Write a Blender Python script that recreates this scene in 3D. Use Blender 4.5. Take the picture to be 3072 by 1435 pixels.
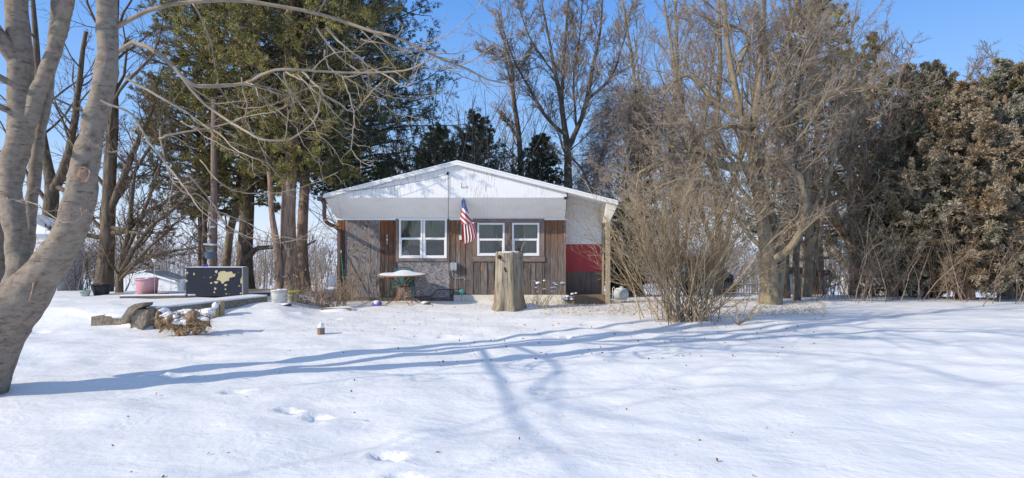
import bpy, math
import numpy as np
from mathutils import Vector
from math import radians as rd
for o in list(bpy.data.objects): bpy.data.objects.remove(o)
S = bpy.context.scene; COL = S.collection
# ------------------------------------------------------------------ camera, sky, sun, exposure
F, CX, CY, CH = 1830., 1536., 717.5, 1.65
cam = bpy.data.objects.new('camera', bpy.data.cameras.new('camera')); COL.objects.link(cam)
cam.location = (0, 0, CH); cam.rotation_euler = (rd(90), 0, 0)
cam.data.sensor_width = 36; cam.data.lens = F/3072*36; cam.data.clip_end = 4000; cam.data.clip_start = .05
S.camera = cam
EL = 28.5; AZ = (1.95, 1.0)
n_ = math.hypot(*AZ); ax, ay = AZ[0]/n_, AZ[1]/n_
W = bpy.data.worlds.new('World'); S.world = W; W.use_nodes = True
nt = W.node_tree; bg = nt.nodes['Background']; sk = nt.nodes.new('ShaderNodeTexSky')
sk.sky_type = 'NISHITA'; sk.sun_disc = False; sk.sun_elevation = rd(EL); sk.sun_rotation = math.atan2(-ax, -ay)
sk.air_density = 1.0; sk.dust_density = 0.3; sk.ozone_density = 3.0; sk.altitude = 200
tcw = nt.nodes.new('ShaderNodeTexCoord'); spw = nt.nodes.new('ShaderNodeSeparateXYZ'); rw_ = nt.nodes.new('ShaderNodeValToRGB'); mw = nt.nodes.new('ShaderNodeMix'); mw.data_type = 'RGBA'; mw.inputs[0].default_value = .85
nt.links.new(tcw.outputs['Generated'], spw.inputs[0]); nt.links.new(spw.outputs[2], rw_.inputs[0])
for i_, (p_, c_) in enumerate([(0, (.62, .72, .90)), (.06, (.50, .64, .88)), (.16, (.26, .48, .86)), (.36, (.11, .31, .76)), (1, (.34, .42, .58))]):
    e_ = rw_.color_ramp.elements[0] if i_ == 0 else (rw_.color_ramp.elements[len(rw_.color_ramp.elements)-1] if i_ == 4 else rw_.color_ramp.elements.new(p_))
    e_.position = p_; e_.color = (*c_, 1)
vm = nt.nodes.new('ShaderNodeVectorMath'); vm.operation = 'SCALE'; vm.inputs['Scale'].default_value = 6.6; nt.links.new(rw_.outputs[0], vm.inputs[0])
nt.links.new(sk.outputs[0], mw.inputs[6]); nt.links.new(vm.outputs[0], mw.inputs[7]); nt.links.new(mw.outputs[2], bg.inputs[0]); bg.inputs[1].default_value = .145
sl = bpy.data.lights.new('sun', 'SUN'); sl.energy = 3.35; sl.angle = rd(.55); sl.color = (1, .90, .75)
so = bpy.data.objects.new('sun', sl); COL.objects.link(so)
so.rotation_euler = Vector((ax*math.cos(rd(EL)), ay*math.cos(rd(EL)), -math.sin(rd(EL)))).to_track_quat('-Z', 'Y').to_euler()
so.location = (-20, -10, 20)
S.view_settings.view_transform = 'Standard'; S.view_settings.look = 'None'; S.view_settings.gamma = 1
S.view_settings.exposure = 0.34
# ------------------------------------------------------------------ helpers
rng = np.random.default_rng(7)
A = np.array
def P(px, py, d): return A([(px-CX)/F*d, d, CH-(py-CY)/F*d])
def ss(t): t = np.clip(t, 0, 1); return t*t*(3-2*t)
_w = [(rng.uniform(0, 6.28), k, rng.uniform(0, 6.28)) for k in (.35, .6, .9, 1.3, 1.9, 2.7, 3.9, 5.1)]
def und(x, y):
    s = 0
    for i, (a, k, p) in enumerate(_w):
        s = s+np.sin(k*(x*math.cos(a)+y*math.sin(a))+p+1.3*np.sin(.5*k*(x*math.sin(a)-y*math.cos(a))+i))*.02/(1+k*.9)
    return s
CA, CB = A([-6.77, 11.3]), A([-5.65, 14.0])           # the curb line
def hg(x, y):
    x = np.asarray(x, float); y = np.asarray(y, float)
    dx, dy = CB-CA
    L = math.hypot(dx, dy)
    sd = (-(x-CA[0])*dy+(y-CA[1])*dx)/L                # >0 on the terrace side
    along = ((x-CA[0])*dx+(y-CA[1])*dy)/L
    wid = .10+.9*ss((along-2.4)/1.2)+.05
    side = ss((sd+wid*.2)/wid)
    front = ss((y-10.6-np.clip(-7.2-x, 0, 3)*.1)/1.6)
    t = side*np.where(along > -.1, 1, front)*front
    base = .30*t*(1-.0*x)
    drop = ss((y-15.2)/16)*(-2.6)*ss((-4.2-x)/1.5)+ss((y-17.2)/16)*(-2.4)*(1-ss((-4.2-x)/1.5))
    far = -ss((y-34)/60)*2.5
    side_r = -ss((x-9)/20)*.4
    damp = 1-.85*ss((y-14)/4)
    bank = .10*np.exp(-((x-3.2)**2/6+(y-12.0)**2/.5))
    front2 = .24*ss((y-11.4)/2.4)*ss((-4.2-x)/1.4)*(1-ss((y-14.6)/1.5))
    base = np.maximum(base, front2)
    return base+drop+far+und(x, y)*damp+side_r+bank
def h1(x, y): return float(hg(x, y))
def G(px, py, dmin=3., dmax=60.):
    for d in np.arange(dmin, dmax, .02):
        q = P(px, py, d)
        if q[2] <= h1(q[0], q[1]): return q
    return P(px, py, dmax)
def mesh(name, V, Fc, mats, parent=None, smooth=False, mi=None):
    V = np.asarray(V, float)
    if parent is not None: V = V-A(parent['_w']) if '_w' in parent else V-A(parent.location)
    me = bpy.data.meshes.new(name)
    if isinstance(Fc, np.ndarray):
        k = Fc.shape[1]; n = len(Fc)
        me.vertices.add(len(V)); me.vertices.foreach_set('co', V.astype(np.float32).ravel())
        me.loops.add(n*k); me.loops.foreach_set('vertex_index', Fc.astype(np.int32).ravel())
        me.polygons.add(n); me.polygons.foreach_set('loop_start', np.arange(0, n*k, k, dtype=np.int32))
        me.update(calc_edges=True)
    else:
        me.from_pydata([tuple(v) for v in V], [], Fc); me.update()
    for m in (mats if isinstance(mats, (list, tuple)) else [mats]): me.materials.append(m)
    if smooth: me.polygons.foreach_set('use_smooth', np.ones(len(me.polygons), bool))
    if mi is not None: me.polygons.foreach_set('material_index', np.asarray(mi, np.int32))
    o = bpy.data.objects.new(name, me); COL.objects.link(o)
    if parent is not None:
        o.parent = parent
        w = parent['_w'] if '_w' in parent else parent.location
        o['_w'] = [float(c) for c in w]
    return o
def tag(o, label=None, cat=None, group=None, kind=None):
    if label: o['label'] = label
    if cat: o['category'] = cat
    if group: o['group'] = group
    if kind: o['kind'] = kind
    return o
def thing(name, loc, label, cat, group=None):
    o = bpy.data.objects.new(name, None); COL.objects.link(o); o.empty_display_size = .2
    o.location = [float(c) for c in loc]; o['_w'] = [float(c) for c in loc]
    return tag(o, label, cat, group)
class MB:
    def __init__(s): s.v = []; s.f = []; s.m = []; s.cm = 0
    def add(s, V, Fc):
        n = len(s.v); s.v += [tuple(map(float, v)) for v in V]; s.f += [tuple(i+n for i in f) for f in Fc]; s.m += [s.cm]*len(Fc); return s
    def box(s, x0, x1, y0, y1, z0, z1):
        V = [(x, y, z) for z in (z0, z1) for y in (y0, y1) for x in (x0, x1)]
        return s.add(V, [(0, 2, 3, 1), (4, 5, 7, 6), (0, 1, 5, 4), (2, 6, 7, 3), (0, 4, 6, 2), (1, 3, 7, 5)])
    def rbox(s, c, sz, rz=0, rx=0, ry=0):
        from mathutils import Euler
        E = Euler((rx, ry, rz)).to_matrix(); V = []
        for z in (-.5, .5):
            for y in (-.5, .5):
                for x in (-.5, .5):
                    V.append(tuple(E @ Vector((x*sz[0], y*sz[1], z*sz[2]))+Vector(c)))
        return s.add(V, [(0, 2, 3, 1), (4, 5, 7, 6), (0, 1, 5, 4), (2, 6, 7, 3), (0, 4, 6, 2), (1, 3, 7, 5)])
    def prism(s, poly, y0, y1):                        # polygon in (x,z), anticlockwise seen from the camera
        n = len(poly); V = [(x, y0, z) for x, z in poly]+[(x, y1, z) for x, z in poly]
        return s.add(V, [tuple(range(n)), tuple(range(2*n-1, n-1, -1))]+[(i, i+n, (i+1) % n+n, (i+1) % n) for i in range(n)])
    def tube(s, pts, r, k=8, cap=True):
        pts = A(pts, dtype=float); n = len(pts); r = np.full(n, r) if np.isscalar(r) else A(r, dtype=float)
        V, Q = tubes(pts[None], r[None], k)
        s.add(V, [tuple(q) for q in Q])
        if cap:
            b = len(s.v)-n*k
            s.f += [tuple(b+i for i in range(k))[::-1], tuple(b+(n-1)*k+i for i in range(k))]; s.m += [s.cm]*2
        return s
    def lathe(s, c, prof, k=24, jit=0, sx=1, sy=1):
        V = []; Fc = []
        for r, z in prof:
            for i in range(k):
                a = 6.28318*i/k; q = 1+jit*rng.uniform(-1, 1)
                V.append((c[0]+sx*r*q*math.cos(a), c[1]+sy*r*q*math.sin(a), c[2]+z))
        n = len(prof)
        for j in range(n-1):
            for i in range(k): Fc.append((j*k+i, j*k+(i+1) % k, (j+1)*k+(i+1) % k, (j+1)*k+i))
        Fc += [tuple(range(k))[::-1], tuple((n-1)*k+i for i in range(k))]
        return s.add(V, Fc)
    def blob(s, c, rx, ry, rz, jit=.12, k=14, flat=False):   # dome or lump
        V = []; Fc = []; m = 8; ph = rng.uniform(0, 6.28, 6)
        a0 = 0 if flat else -1.45
        for j in range(m):
            el = a0+(1.5-a0)*j/(m-1)
            for i in range(k):
                a = 6.28318*i/k
                q = 1+jit*(math.sin(2*a+ph[0]+el)+.7*math.sin(3*a+ph[1]-2*el)+.5*math.sin(5*a+ph[2]+3*el))
                V.append((c[0]+rx*q*math.cos(el)*math.cos(a), c[1]+ry*q*math.cos(el)*math.sin(a), c[2]+rz*math.sin(el)*(1+jit*math.sin(3*a+ph[3])*.5)))
        for j in range(m-1):
            for i in range(k): Fc.append((j*k+i, j*k+(i+1) % k, (j+1)*k+(i+1) % k, (j+1)*k+i))
        Fc += [tuple(range(k))[::-1], tuple((m-1)*k+i for i in range(k))]
        return s.add(V, Fc)
    def make(s, name, mat, parent=None, smooth=False, bevel=0):
        o = mesh(name, s.v, s.f, mat, parent, smooth, s.m)
        if bevel:
            b = o.modifiers.new('b', 'BEVEL'); b.width = bevel; b.segments = 2; b.limit_method = 'ANGLE'
        return o
# ---- tubes and trees, vectorised
def tubes(Pt, R, k):
    N, n, _ = Pt.shape
    T = np.gradient(Pt, axis=1); T /= np.linalg.norm(T, axis=2, keepdims=True)+1e-9
    mT = Pt[:, -1]-Pt[:, 0]; mT /= np.linalg.norm(mT, axis=1, keepdims=True)+1e-9
    ref = np.where(np.abs(mT[:, 2:3]) < .8, A([[0, 0, 1.]]), A([[1., 0, 0]]))
    U0 = np.cross(mT, ref)
    U = U0[:, None]-np.sum(U0[:, None]*T, 2, keepdims=True)*T; U /= np.linalg.norm(U, axis=2, keepdims=True)+1e-9
    Vv = np.cross(T, U)
    a = np.arange(k)*2*np.pi/k
    vv = Pt[:, :, None]+R[:, :, None, None]*(np.cos(a)[None, None, :, None]*U[:, :, None]+np.sin(a)[None, None, :, None]*Vv[:, :, None])
    vv = vv.reshape(-1, 3)
    i = np.arange(k); j = np.arange(n-1)
    q = np.stack([j[:, None]*k+i, j[:, None]*k+(i+1) % k, (j[:, None]+1)*k+(i+1) % k, (j[:, None]+1)*k+i], -1).reshape(-1, 4)
    Q = (q[None]+(np.arange(N)*n*k)[:, None, None]).reshape(-1, 4)
    return vv, Q
def join(parts):
    V = []; Q = []; b = 0
    for v, q in parts: V.append(v); Q.append(q+b); b += len(v)
    return np.concatenate(V), np.concatenate(Q)
def curve(pts, n=16):                                   # Catmull-Rom, rows x,y,z,r
    p = A(pts, dtype=float); p = np.vstack([2*p[0]-p[1], p, 2*p[-1]-p[-2]]); m = len(p)-3; out = []
    for t in np.linspace(0, m-1e-6, n):
        i = int(t); u = t-i; a, b, c, d = p[i:i+4]
        out.append(.5*(2*b+(c-a)*u+(2*a-5*b+4*c-d)*u*u+(3*b-a-3*c+d)*u**3))
    return A(out)
def limb(rows, n=16):                                   # rows: px, py, depth, radius in metres
    c = curve([list(P(r[0], r[1], r[2]))+[r[3]] for r in rows], n); c[:, 3] = np.maximum(c[:, 3], .002)
    return c[:, :3], c[:, 3]
def unit(v): return v/(np.linalg.norm(v, axis=-1, keepdims=True)+1e-9)
def kids(Pt, R, k, tr=(.3, 1), ang=(30, 60), lf=.5, rf=.5, n=5, curv=.15, trop=(0, 0, 0), absl=None, rmin=.003, r_=None, tip=.25, taperlen=.5):
    r_ = r_ or rng
    N, m, _ = Pt.shape; M = N*k
    par = np.repeat(np.arange(N), k)
    t = tr[0]+(tr[1]-tr[0])*((np.tile(np.arange(k), N)+r_.uniform(0, 1, M))/k)
    f = t*(m-1); i = np.clip(f.astype(int), 0, m-2); u = (f-i)[:, None]
    p = Pt[par, i]*(1-u)+Pt[par, i+1]*u; T = unit(Pt[par, i+1]-Pt[par, i])
    rr = R[par, i]*(1-u[:, 0])+R[par, i+1]*u[:, 0]
    L = np.linalg.norm(np.diff(Pt, axis=1), axis=2).sum(1)[par]
    q = unit(np.cross(T, unit(r_.normal(size=(M, 3)))))
    a = np.radians(r_.uniform(ang[0], ang[1], M))[:, None]
    D = T*np.cos(a)+q*np.sin(a)
    ln = (L*lf if absl is None else absl)*(1-taperlen*t)*r_.uniform(.6, 1.35, M)
    r0 = np.maximum(np.minimum(rr*rf, rr*.9), rmin)
    out = np.zeros((M, n, 3)); out[:, 0] = p; D = unit(D); trop = A(trop, dtype=float)
    for s in range(1, n):
        out[:, s] = out[:, s-1]+D*(ln/(n-1))[:, None]
        D = unit(D+r_.normal(size=(M, 3))*curv+trop)
    rad = r0[:, None]*np.linspace(1, tip, n)[None]; rad = np.maximum(rad, rmin*.6)
    return out, rad
def wiggle(p, amp, r_):
    n = len(p); w = np.cumsum(r_.normal(size=(n, 3)), 0)*amp; w -= np.linspace(0, 1, n)[:, None]*w[-1]*.5; w[0] = 0
    return p+w
# ------------------------------------------------------------------ materials
def rampset(r, cols, lo=.3, hi=.7):
    e = r.color_ramp.elements
    while len(e) < len(cols): e.new(.5)
    for i, c in enumerate(cols):
        e[i].position = lo+(hi-lo)*i/max(1, len(cols)-1); e[i].color = (*c, 1)
def M(name, cols, scale=5., stretch=(1, 1, 1), rough=.85, bump=.3, bd=.01, detail=6, island=0., metal=0., lo=.3, hi=.7, spec=.3, trans=0., distort=0., subs=0.):
    m = bpy.data.materials.new(name); m.use_nodes = True; t = m.node_tree; N = t.nodes; b = N['Principled BSDF']
    tc = N.new('ShaderNodeTexCoord'); mp = N.new('ShaderNodeMapping'); mp.inputs['Scale'].default_value = [scale*s for s in stretch]
    no = N.new('ShaderNodeTexNoise'); no.inputs['Scale'].default_value = 1; no.inputs['Detail'].default_value = detail; no.inputs['Roughness'].default_value = .65; no.inputs['Distortion'].default_value = distort
    t.links.new(tc.outputs['Object'], mp.inputs[0]); t.links.new(mp.outputs[0], no.inputs['Vector'])
    r = N.new('ShaderNodeValToRGB'); rampset(r, cols if len(cols) > 1 else [cols[0], [c*.85 for c in cols[0]]], lo, hi); t.links.new(no.outputs['Fac'], r.inputs[0])
    out = r.outputs[0]
    if island:
        g = N.new('ShaderNodeNewGeometry'); mr = N.new('ShaderNodeMapRange'); mr.inputs[3].default_value = 1-island; mr.inputs[4].default_value = 1+island
        t.links.new(g.outputs['Random Per Island'], mr.inputs[0]); hs = N.new('ShaderNodeHueSaturation')
        t.links.new(mr.outputs[0], hs.inputs['Value']); t.links.new(out, hs.inputs['Color']); out = hs.outputs[0]
    t.links.new(out, b.inputs['Base Color'])
    b.inputs['Roughness'].default_value = rough; b.inputs['Metallic'].default_value = metal; b.inputs['Specular IOR Level'].default_value = spec
    if bump:
        bp = N.new('ShaderNodeBump'); bp.inputs['Strength'].default_value = bump; bp.inputs['Distance'].default_value = bd
        t.links.new(no.outputs['Fac'], bp.inputs['Height']); t.links.new(bp.outputs[0], b.inputs['Normal'])
    m['out'] = 1
    return m
def node(m, kind): return m.node_tree.nodes.new(kind)
def mixc(m, fac, a, b, mode='MIX'):
    t = m.node_tree; x = t.nodes.new('ShaderNodeMix'); x.data_type = 'RGBA'; x.blend_type = mode
    for s, v in ((0, fac), (6, a), (7, b)):
        if hasattr(v, 'links'): t.links.new(v, x.inputs[s])
        elif s == 0: x.inputs[s].default_value = v
        else: x.inputs[s].default_value = (*v, 1)
    return x.outputs[2]
def basecol(m): return m.node_tree.nodes['Principled BSDF'].inputs['Base Color'].links[0].from_socket
def setcol(m, s): m.node_tree.links.new(s, m.node_tree.nodes['Principled BSDF'].inputs['Base Color'])
def noisefac(m, scale, stretch=(1, 1, 1), lo=.5, hi=.6, detail=5, distort=0.):
    t = m.node_tree; tc = node(m, 'ShaderNodeTexCoord'); mp = node(m, 'ShaderNodeMapping'); mp.inputs['Scale'].default_value = [scale*s for s in stretch]
    no = node(m, 'ShaderNodeTexNoise'); no.inputs['Scale'].default_value = 1; no.inputs['Detail'].default_value = detail; no.inputs['Roughness'].default_value = .65; no.inputs['Distortion'].default_value = distort
    t.links.new(tc.outputs['Object'], mp.inputs[0]); t.links.new(mp.outputs[0], no.inputs['Vector'])
    mr = node(m, 'ShaderNodeMapRange'); mr.inputs[1].default_value = lo; mr.inputs[2].default_value = hi; mr.clamp = True
    t.links.new(no.outputs['Fac'], mr.inputs[0]); return mr.outputs[0], no.outputs['Fac']
def zfac(m, lo, hi, axis=2, wob=0., wobscale=(8, 8, .6)):
    t = m.node_tree; tc = node(m, 'ShaderNodeTexCoord'); sp = node(m, 'ShaderNodeSeparateXYZ'); t.links.new(tc.outputs['Object'], sp.inputs[0])
    src = sp.outputs[axis]
    if wob:
        _, n = noisefac(m, 1, wobscale, detail=3); a = node(m, 'ShaderNodeMath'); a.operation = 'MULTIPLY_ADD'; a.inputs[1].default_value = wob
        t.links.new(n, a.inputs[0]); t.links.new(src, a.inputs[2]); src = a.outputs[0]; lo += wob*.5; hi += wob*.5
    mr = node(m, 'ShaderNodeMapRange'); mr.inputs[1].default_value = lo; mr.inputs[2].default_value = hi; mr.clamp = True
    t.links.new(src, mr.inputs[0]); return mr.outputs[0]
def mul(m, a, b):
    x = node(m, 'ShaderNodeMath'); x.operation = 'MULTIPLY'
    for i, v in enumerate((a, b)):
        if hasattr(v, 'links'): m.node_tree.links.new(v, x.inputs[i])
        else: x.inputs[i].default_value = v
    return x.outputs[0]
snow = M('snow', [(.85, .845, .845), (.885, .88, .87)], 1.5, rough=.6, bump=.0)
def snowbump(m):
    t = m.node_tree; b = t.nodes['Principled BSDF']
    _, a = noisefac(m, 1.6, (1, 1.6, 1), detail=3, distort=.6); _, c = noisefac(m, 9, (1, 1, 1), detail=6)
    b1 = node(m, 'ShaderNodeBump'); b1.inputs['Strength'].default_value = .22; b1.inputs['Distance'].default_value = .12
    b2 = node(m, 'ShaderNodeBump'); b2.inputs['Strength'].default_value = .6; b2.inputs['Distance'].default_value = .02
    t.links.new(a, b1.inputs['Height']); t.links.new(c, b2.inputs['Height']); t.links.new(b1.outputs[0], b2.inputs['Normal']); t.links.new(b2.outputs[0], b.inputs['Normal'])
snowbump(snow)
snowcap = M('snow_cap', [(.82, .84, .88), (.88, .89, .9)], 6, rough=.6, bump=.3, bd=.01)
barkA = M('smooth_bark', [(.12, .09, .07), (.215, .17, .13), (.28, .23, .18), (.235, .21, .165)], 11, (1, 1, 1.5), bump=.8, bd=.012, detail=12, lo=.3, hi=.7)
f_, _ = noisefac(barkA, 13, (.5, .5, 3.0), .60, .66, 6); setcol(barkA, mixc(barkA, mul(barkA, f_, .8), basecol(barkA), (.07, .05, .035)))
f_, _ = noisefac(barkA, 2.2, (1, 1, .8), .55, .7, 4); setcol(barkA, mixc(barkA, mul(barkA, f_, .35), basecol(barkA), (.22, .25, .17)))
f_, _ = noisefac(barkA, 14, (.8, .8, 3), .68, .72, 3); setcol(barkA, mixc(barkA, mul(barkA, f_, .6), basecol(barkA), (.5, .48, .43)))
twigA = M('pale_twig', [(.26, .20, .14), (.44, .36, .27)], 6, bump=0, island=.25)
twigR = M('reddish_twig', [(.20, .10, .07), (.30, .19, .13)], 3, bump=0, island=.3)
barkC = M('cedar_bark', [(.10, .065, .045), (.30, .20, .14), (.46, .34, .25)], 9, (2.2, 2.2, .35), bump=.9, bd=.03, detail=8)
barkD = M('dark_bark', [(.045, .034, .025), (.14, .105, .075), (.23, .18, .13)], 9, (2, 2, .4), bump=.9, bd=.03, detail=8)
f_, _ = noisefac(barkD, 2.5, (1, 1, .5), .52, .66, 5); setcol(barkD, mixc(barkD, mul(barkD, f_, .5), basecol(barkD), (.15, .14, .04)))
twigD = M('dark_twig', [(.09, .065, .05), (.19, .145, .115)], 4, bump=0, island=.35)
twigM = M('grey_brown_twig', [(.23, .18, .135), (.44, .36, .28)], 3, bump=0, island=.4)
barkM = M('mossy_grey_bark', [(.10, .075, .045), (.25, .20, .14), (.33, .29, .15)], 5, (1.5, 1.5, .7), bump=.7, bd=.02, detail=8)
bushT = M('bush_stem', [(.24, .17, .10), (.46, .36, .23)], 4, (1, 1, .6), bump=0, island=.35)
folO = M('olive_foliage', [(.10, .098, .032), (.25, .22, .066), (.42, .34, .12)], 1.3, bump=0, island=.5, detail=4, rough=.6)
folD = M('dark_foliage', [(.04, .055, .034), (.10, .115, .055), (.18, .17, .075)], 1.3, bump=0, island=.5, detail=4, rough=.6)
folB = M('brown_foliage', [(.12, .10, .055), (.27, .19, .11), (.36, .31, .23), (.18, .19, .11)], 1.1, bump=0, island=.5, detail=4)
folM = M('mottled_foliage', [(.09, .09, .045), (.22, .18, .10), (.32, .30, .24), (.14, .155, .08)], 1.2, bump=0, island=.5, detail=5, lo=.35, hi=.65)
leafB = M('dead_leaf', [(.20, .09, .04), (.30, .16, .08)], 8, bump=0, island=.4)
strawM = M('straw', [(.34, .25, .14), (.52, .40, .25)], 8, bump=0, island=.35)
# ------------------------------------------------------------------ ground
def grid_axis(lo, a, b, hi, step, g=1.12):
    m = list(np.arange(a, b+1e-6, step)); s = step; x = m[-1]
    while x < hi: s *= g; x += s; m.append(x)
    s = step; x = m[0]; L = []
    while x > lo: s *= g; x -= s; L.append(x)
    return A(L[::-1]+m)
gx = grid_axis(-1500, -11, 11, 1500, .065); gy = grid_axis(-60, 3.2, 15.5, 2500, .05)
XX, YY = np.meshgrid(gx, gy); ZZ = hg(XX, YY)
near = np.exp(-((YY-9)/6)**2)
for i in range(40):                                     # small drift relief
    a, k, p = rng.uniform(0, 6.28), rng.uniform(3, 14), rng.uniform(0, 6.28)
    ZZ += near*.0026*np.sin(k*(XX*math.cos(a)*.7+YY*math.sin(a)*1.3)+p+1.5*np.sin(k*.3*(XX-YY)+i))/(k*.14)
prints = [(115, 998, .3, 0), (455, 1127, .25, .1), (527, 1131, .28, .2), (715, 1176, .3, 0), (868, 1232, .26, -.5), (955, 1252, .26, -.5),
          (1165, 1372, .3, -.7), (1010, 958, .2, 0), (1215, 1440, .25, -.5), (1330, 1010, .16, .4), (1700, 1010, .14, 0), (1620, 1180, .12, .3)]
for px, py, ln, ro in prints:
    c = G(px, py); u = XX-c[0]; v = YY-c[1]; a = u*math.cos(ro)+v*math.sin(ro); b = -u*math.sin(ro)+v*math.cos(ro)
    q = (a/(ln*.5))**2+(b/(ln*.24))**2
    ZZ -= .10*np.exp(-q**2)*(1+.25*np.sin(a*60)*np.sin(b*50)); ZZ += .022*np.exp(-((np.sqrt(q)-1.45)/.3)**2)
for px, py, r, hh in [(850, 955, .28, .05), (905, 945, .16, .06), (1330, 898, .3, .03), (1590, 925, .25, .12), (1060, 1330, .5, -.03), (1230, 1310, .3, .03), (830, 935, .3, .05), (1140, 925, .3, .03)]:
    c = G(px, py); ZZ += hh*np.exp(-((XX-c[0])**2+(YY-c[1])**2)/r**2)
ny, nx = XX.shape
V = np.stack([XX, YY, ZZ], -1).reshape(-1, 3); ii = np.arange(ny*nx).reshape(ny, nx)
Q = np.stack([ii[:-1, :-1], ii[:-1, 1:], ii[1:, 1:], ii[1:, :-1]], -1).reshape(-1, 4)
tag(mesh('snow_ground', V, Q, snow, smooth=True), kind='structure')
# ------------------------------------------------------------------ the house
YW = 16.3; YG = 15.5
def X(px, d=YW): return (px-CX)/F*d
def Z(py, d=YW): return CH-(py-CY)/F*d
def wood(name, grey, warm, dark, zlo, zhi, wob=1.0):
    m = M(name, grey, 7, (6, 6, .45), bump=.7, bd=.006, detail=9, island=.34, lo=.32, hi=.66)
    c = basecol(m); f, _ = noisefac(m, 5, (7, 7, .35), .35, .7, 6)
    w = mixc(m, f, warm, dark); zf = zfac(m, zlo, zhi, wob=wob, wobscale=(7, 7, .5)); setcol(m, mixc(m, mul(m, zf, .9), c, w))
    k, _ = noisefac(m, 5.2, (1.6, 1.6, .8), .72, .76, 1); setcol(m, mixc(m, mul(m, k, .8), basecol(m), (.45, .20, .06)))
    return m
siding = wood('weathered_siding', [(.05, .041, .036), (.145, .12, .105), (.25, .215, .19)], (.30, .14, .06), (.07, .038, .026), 1.0, 2.1)
darkb = wood('stained_siding', [(.025, .02, .018), (.075, .055, .045), (.17, .13, .11)], (.26, .10, .035), (.03, .016, .012), .9, 1.9)
trimw = M('weathered_trim', [(.10, .075, .065), (.22, .17, .15), (.32, .27, .25)], 9, (.6, 6, 6), bump=.6, bd=.005, detail=8)
trimv = M('weathered_trim_upright', [(.10, .075, .06), (.22, .16, .13), (.32, .26, .23)], 9, (6, 6, .5), bump=.6, bd=.005, detail=8)
ply = M('plywood', [(.12, .11, .11), (.25, .23, .22), (.30, .28, .27)], 8, (5, 5, .5), bump=.5, bd=.004, detail=8)
def plyw():
    m = ply; t = m.node_tree; tc = node(m, 'ShaderNodeTexCoord'); mp = node(m, 'ShaderNodeMapping'); mp.inputs['Scale'].default_value = (3.2, 1, .75)
    mp.inputs['Location'].default_value = (.3, 0, .2)
    w = node(m, 'ShaderNodeTexNoise'); w.inputs['Scale'].default_value = 1.15; w.inputs['Detail'].default_value = 1.2; w.inputs['Distortion'].default_value = .5
    t.links.new(tc.outputs['Object'], mp.inputs[0]); t.links.new(mp.outputs[0], w.inputs['Vector'])
    a = mul(m, w.outputs['Fac'], 130.); s = node(m, 'ShaderNodeMath'); s.operation = 'SINE'; t.links.new(a, s.inputs[0])
    mr = node(m, 'ShaderNodeMapRange'); mr.inputs[1].default_value = -.2; mr.inputs[2].default_value = 1; t.links.new(s.outputs[0], mr.inputs[0])
    c = mixc(m, mul(m, mr.outputs[0], .8), basecol(m), (.05, .036, .032))
    z = zfac(m, .9, 2.3, wob=1.2, wobscale=(4, 4, .8)); f, _ = noisefac(m, 2.5, (1.3, 1, 1), .48, .62)
    c = mixc(m, mul(m, mul(m, z, f), .9), c, (.20, .10, .05)); setcol(m, c)
plyw()
osb = M('osb_board', [(.17, .16, .16), (.27, .255, .255), (.33, .31, .31)], 7, bump=.2, bd=.004)
def osbf():
    m = osb; t = m.node_tree; tc = node(m, 'ShaderNodeTexCoord'); mp = node(m, 'ShaderNodeMapping'); mp.inputs['Scale'].default_value = (30, 30, 58); mp.inputs['Rotation'].default_value = (0, .75, 0)
    v = node(m, 'ShaderNodeTexVoronoi'); v.inputs['Scale'].default_value = 1; t.links.new(tc.outputs['Object'], mp.inputs[0]); t.links.new(mp.outputs[0], v.inputs['Vector'])
    r = node(m, 'ShaderNodeValToRGB'); rampset(r, [(.45, .45, .45), (1.0, 1, 1), (1.35, 1.33, 1.3)], .1, .9); sp = node(m, 'ShaderNodeSeparateColor')
    t.links.new(v.outputs['Color'], sp.inputs[0]); t.links.new(sp.outputs[0], r.inputs[0]); setcol(m, mixc(m, .85, basecol(m), r.outputs[0], 'MULTIPLY'))
    br = node(m, 'ShaderNodeTexBrick'); 
osbf()
def white_ply(name, base, groove, peel, zlo=None):
    m = M(name, [base, [c*.95 for c in base]], 3, bump=0, rough=.6)
    t = m.node_tree; tc = node(m, 'ShaderNodeTexCoord'); sp = node(m, 'ShaderNodeSeparateXYZ'); t.links.new(tc.outputs['Object'], sp.inputs[0])
    a = mul(m, sp.outputs[0], 2*math.pi/groove); s = node(m, 'ShaderNodeMath'); s.operation = 'SINE'; t.links.new(a, s.inputs[0])
    mr = node(m, 'ShaderNodeMapRange'); mr.inputs[1].default_value = .93; mr.inputs[2].default_value = .99; t.links.new(s.outputs[0], mr.inputs[0])
    bp = node(m, 'ShaderNodeBump'); bp.invert = True; bp.inputs['Strength'].default_value = .4; bp.inputs['Distance'].default_value = .004
    t.links.new(mr.outputs[0], bp.inputs['Height']); t.links.new(bp.outputs[0], m.node_tree.nodes['Principled BSDF'].inputs['Normal'])
    setcol(m, mixc(m, mul(m, mr.outputs[0], .13), basecol(m), (.3, .28, .26)))
    if peel:
        f, _ = noisefac(m, 5.5, (7, 7, .6), .555, .60, 7); g, _ = noisefac(m, .9, (1, 1, 1), .38, .55, 3)
        setcol(m, mixc(m, mul(m, mul(m, f, g), peel), basecol(m), (.30, .24, .19)))
        f, _ = noisefac(m, 2.2, (1, 1, 1), .5, .75, 5); setcol(m, mixc(m, mul(m, f, .22), basecol(m), (.5, .46, .42)))
    return m
gabm = white_ply('peeling_white_paint', (.87, .865, .85), .105, .7)
panm = white_ply('white_panel', (.87, .865, .85), .105, .10)
whitep = M('white_paint', [(.76, .74, .68), (.82, .81, .78)], 4, bump=.1)
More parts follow.
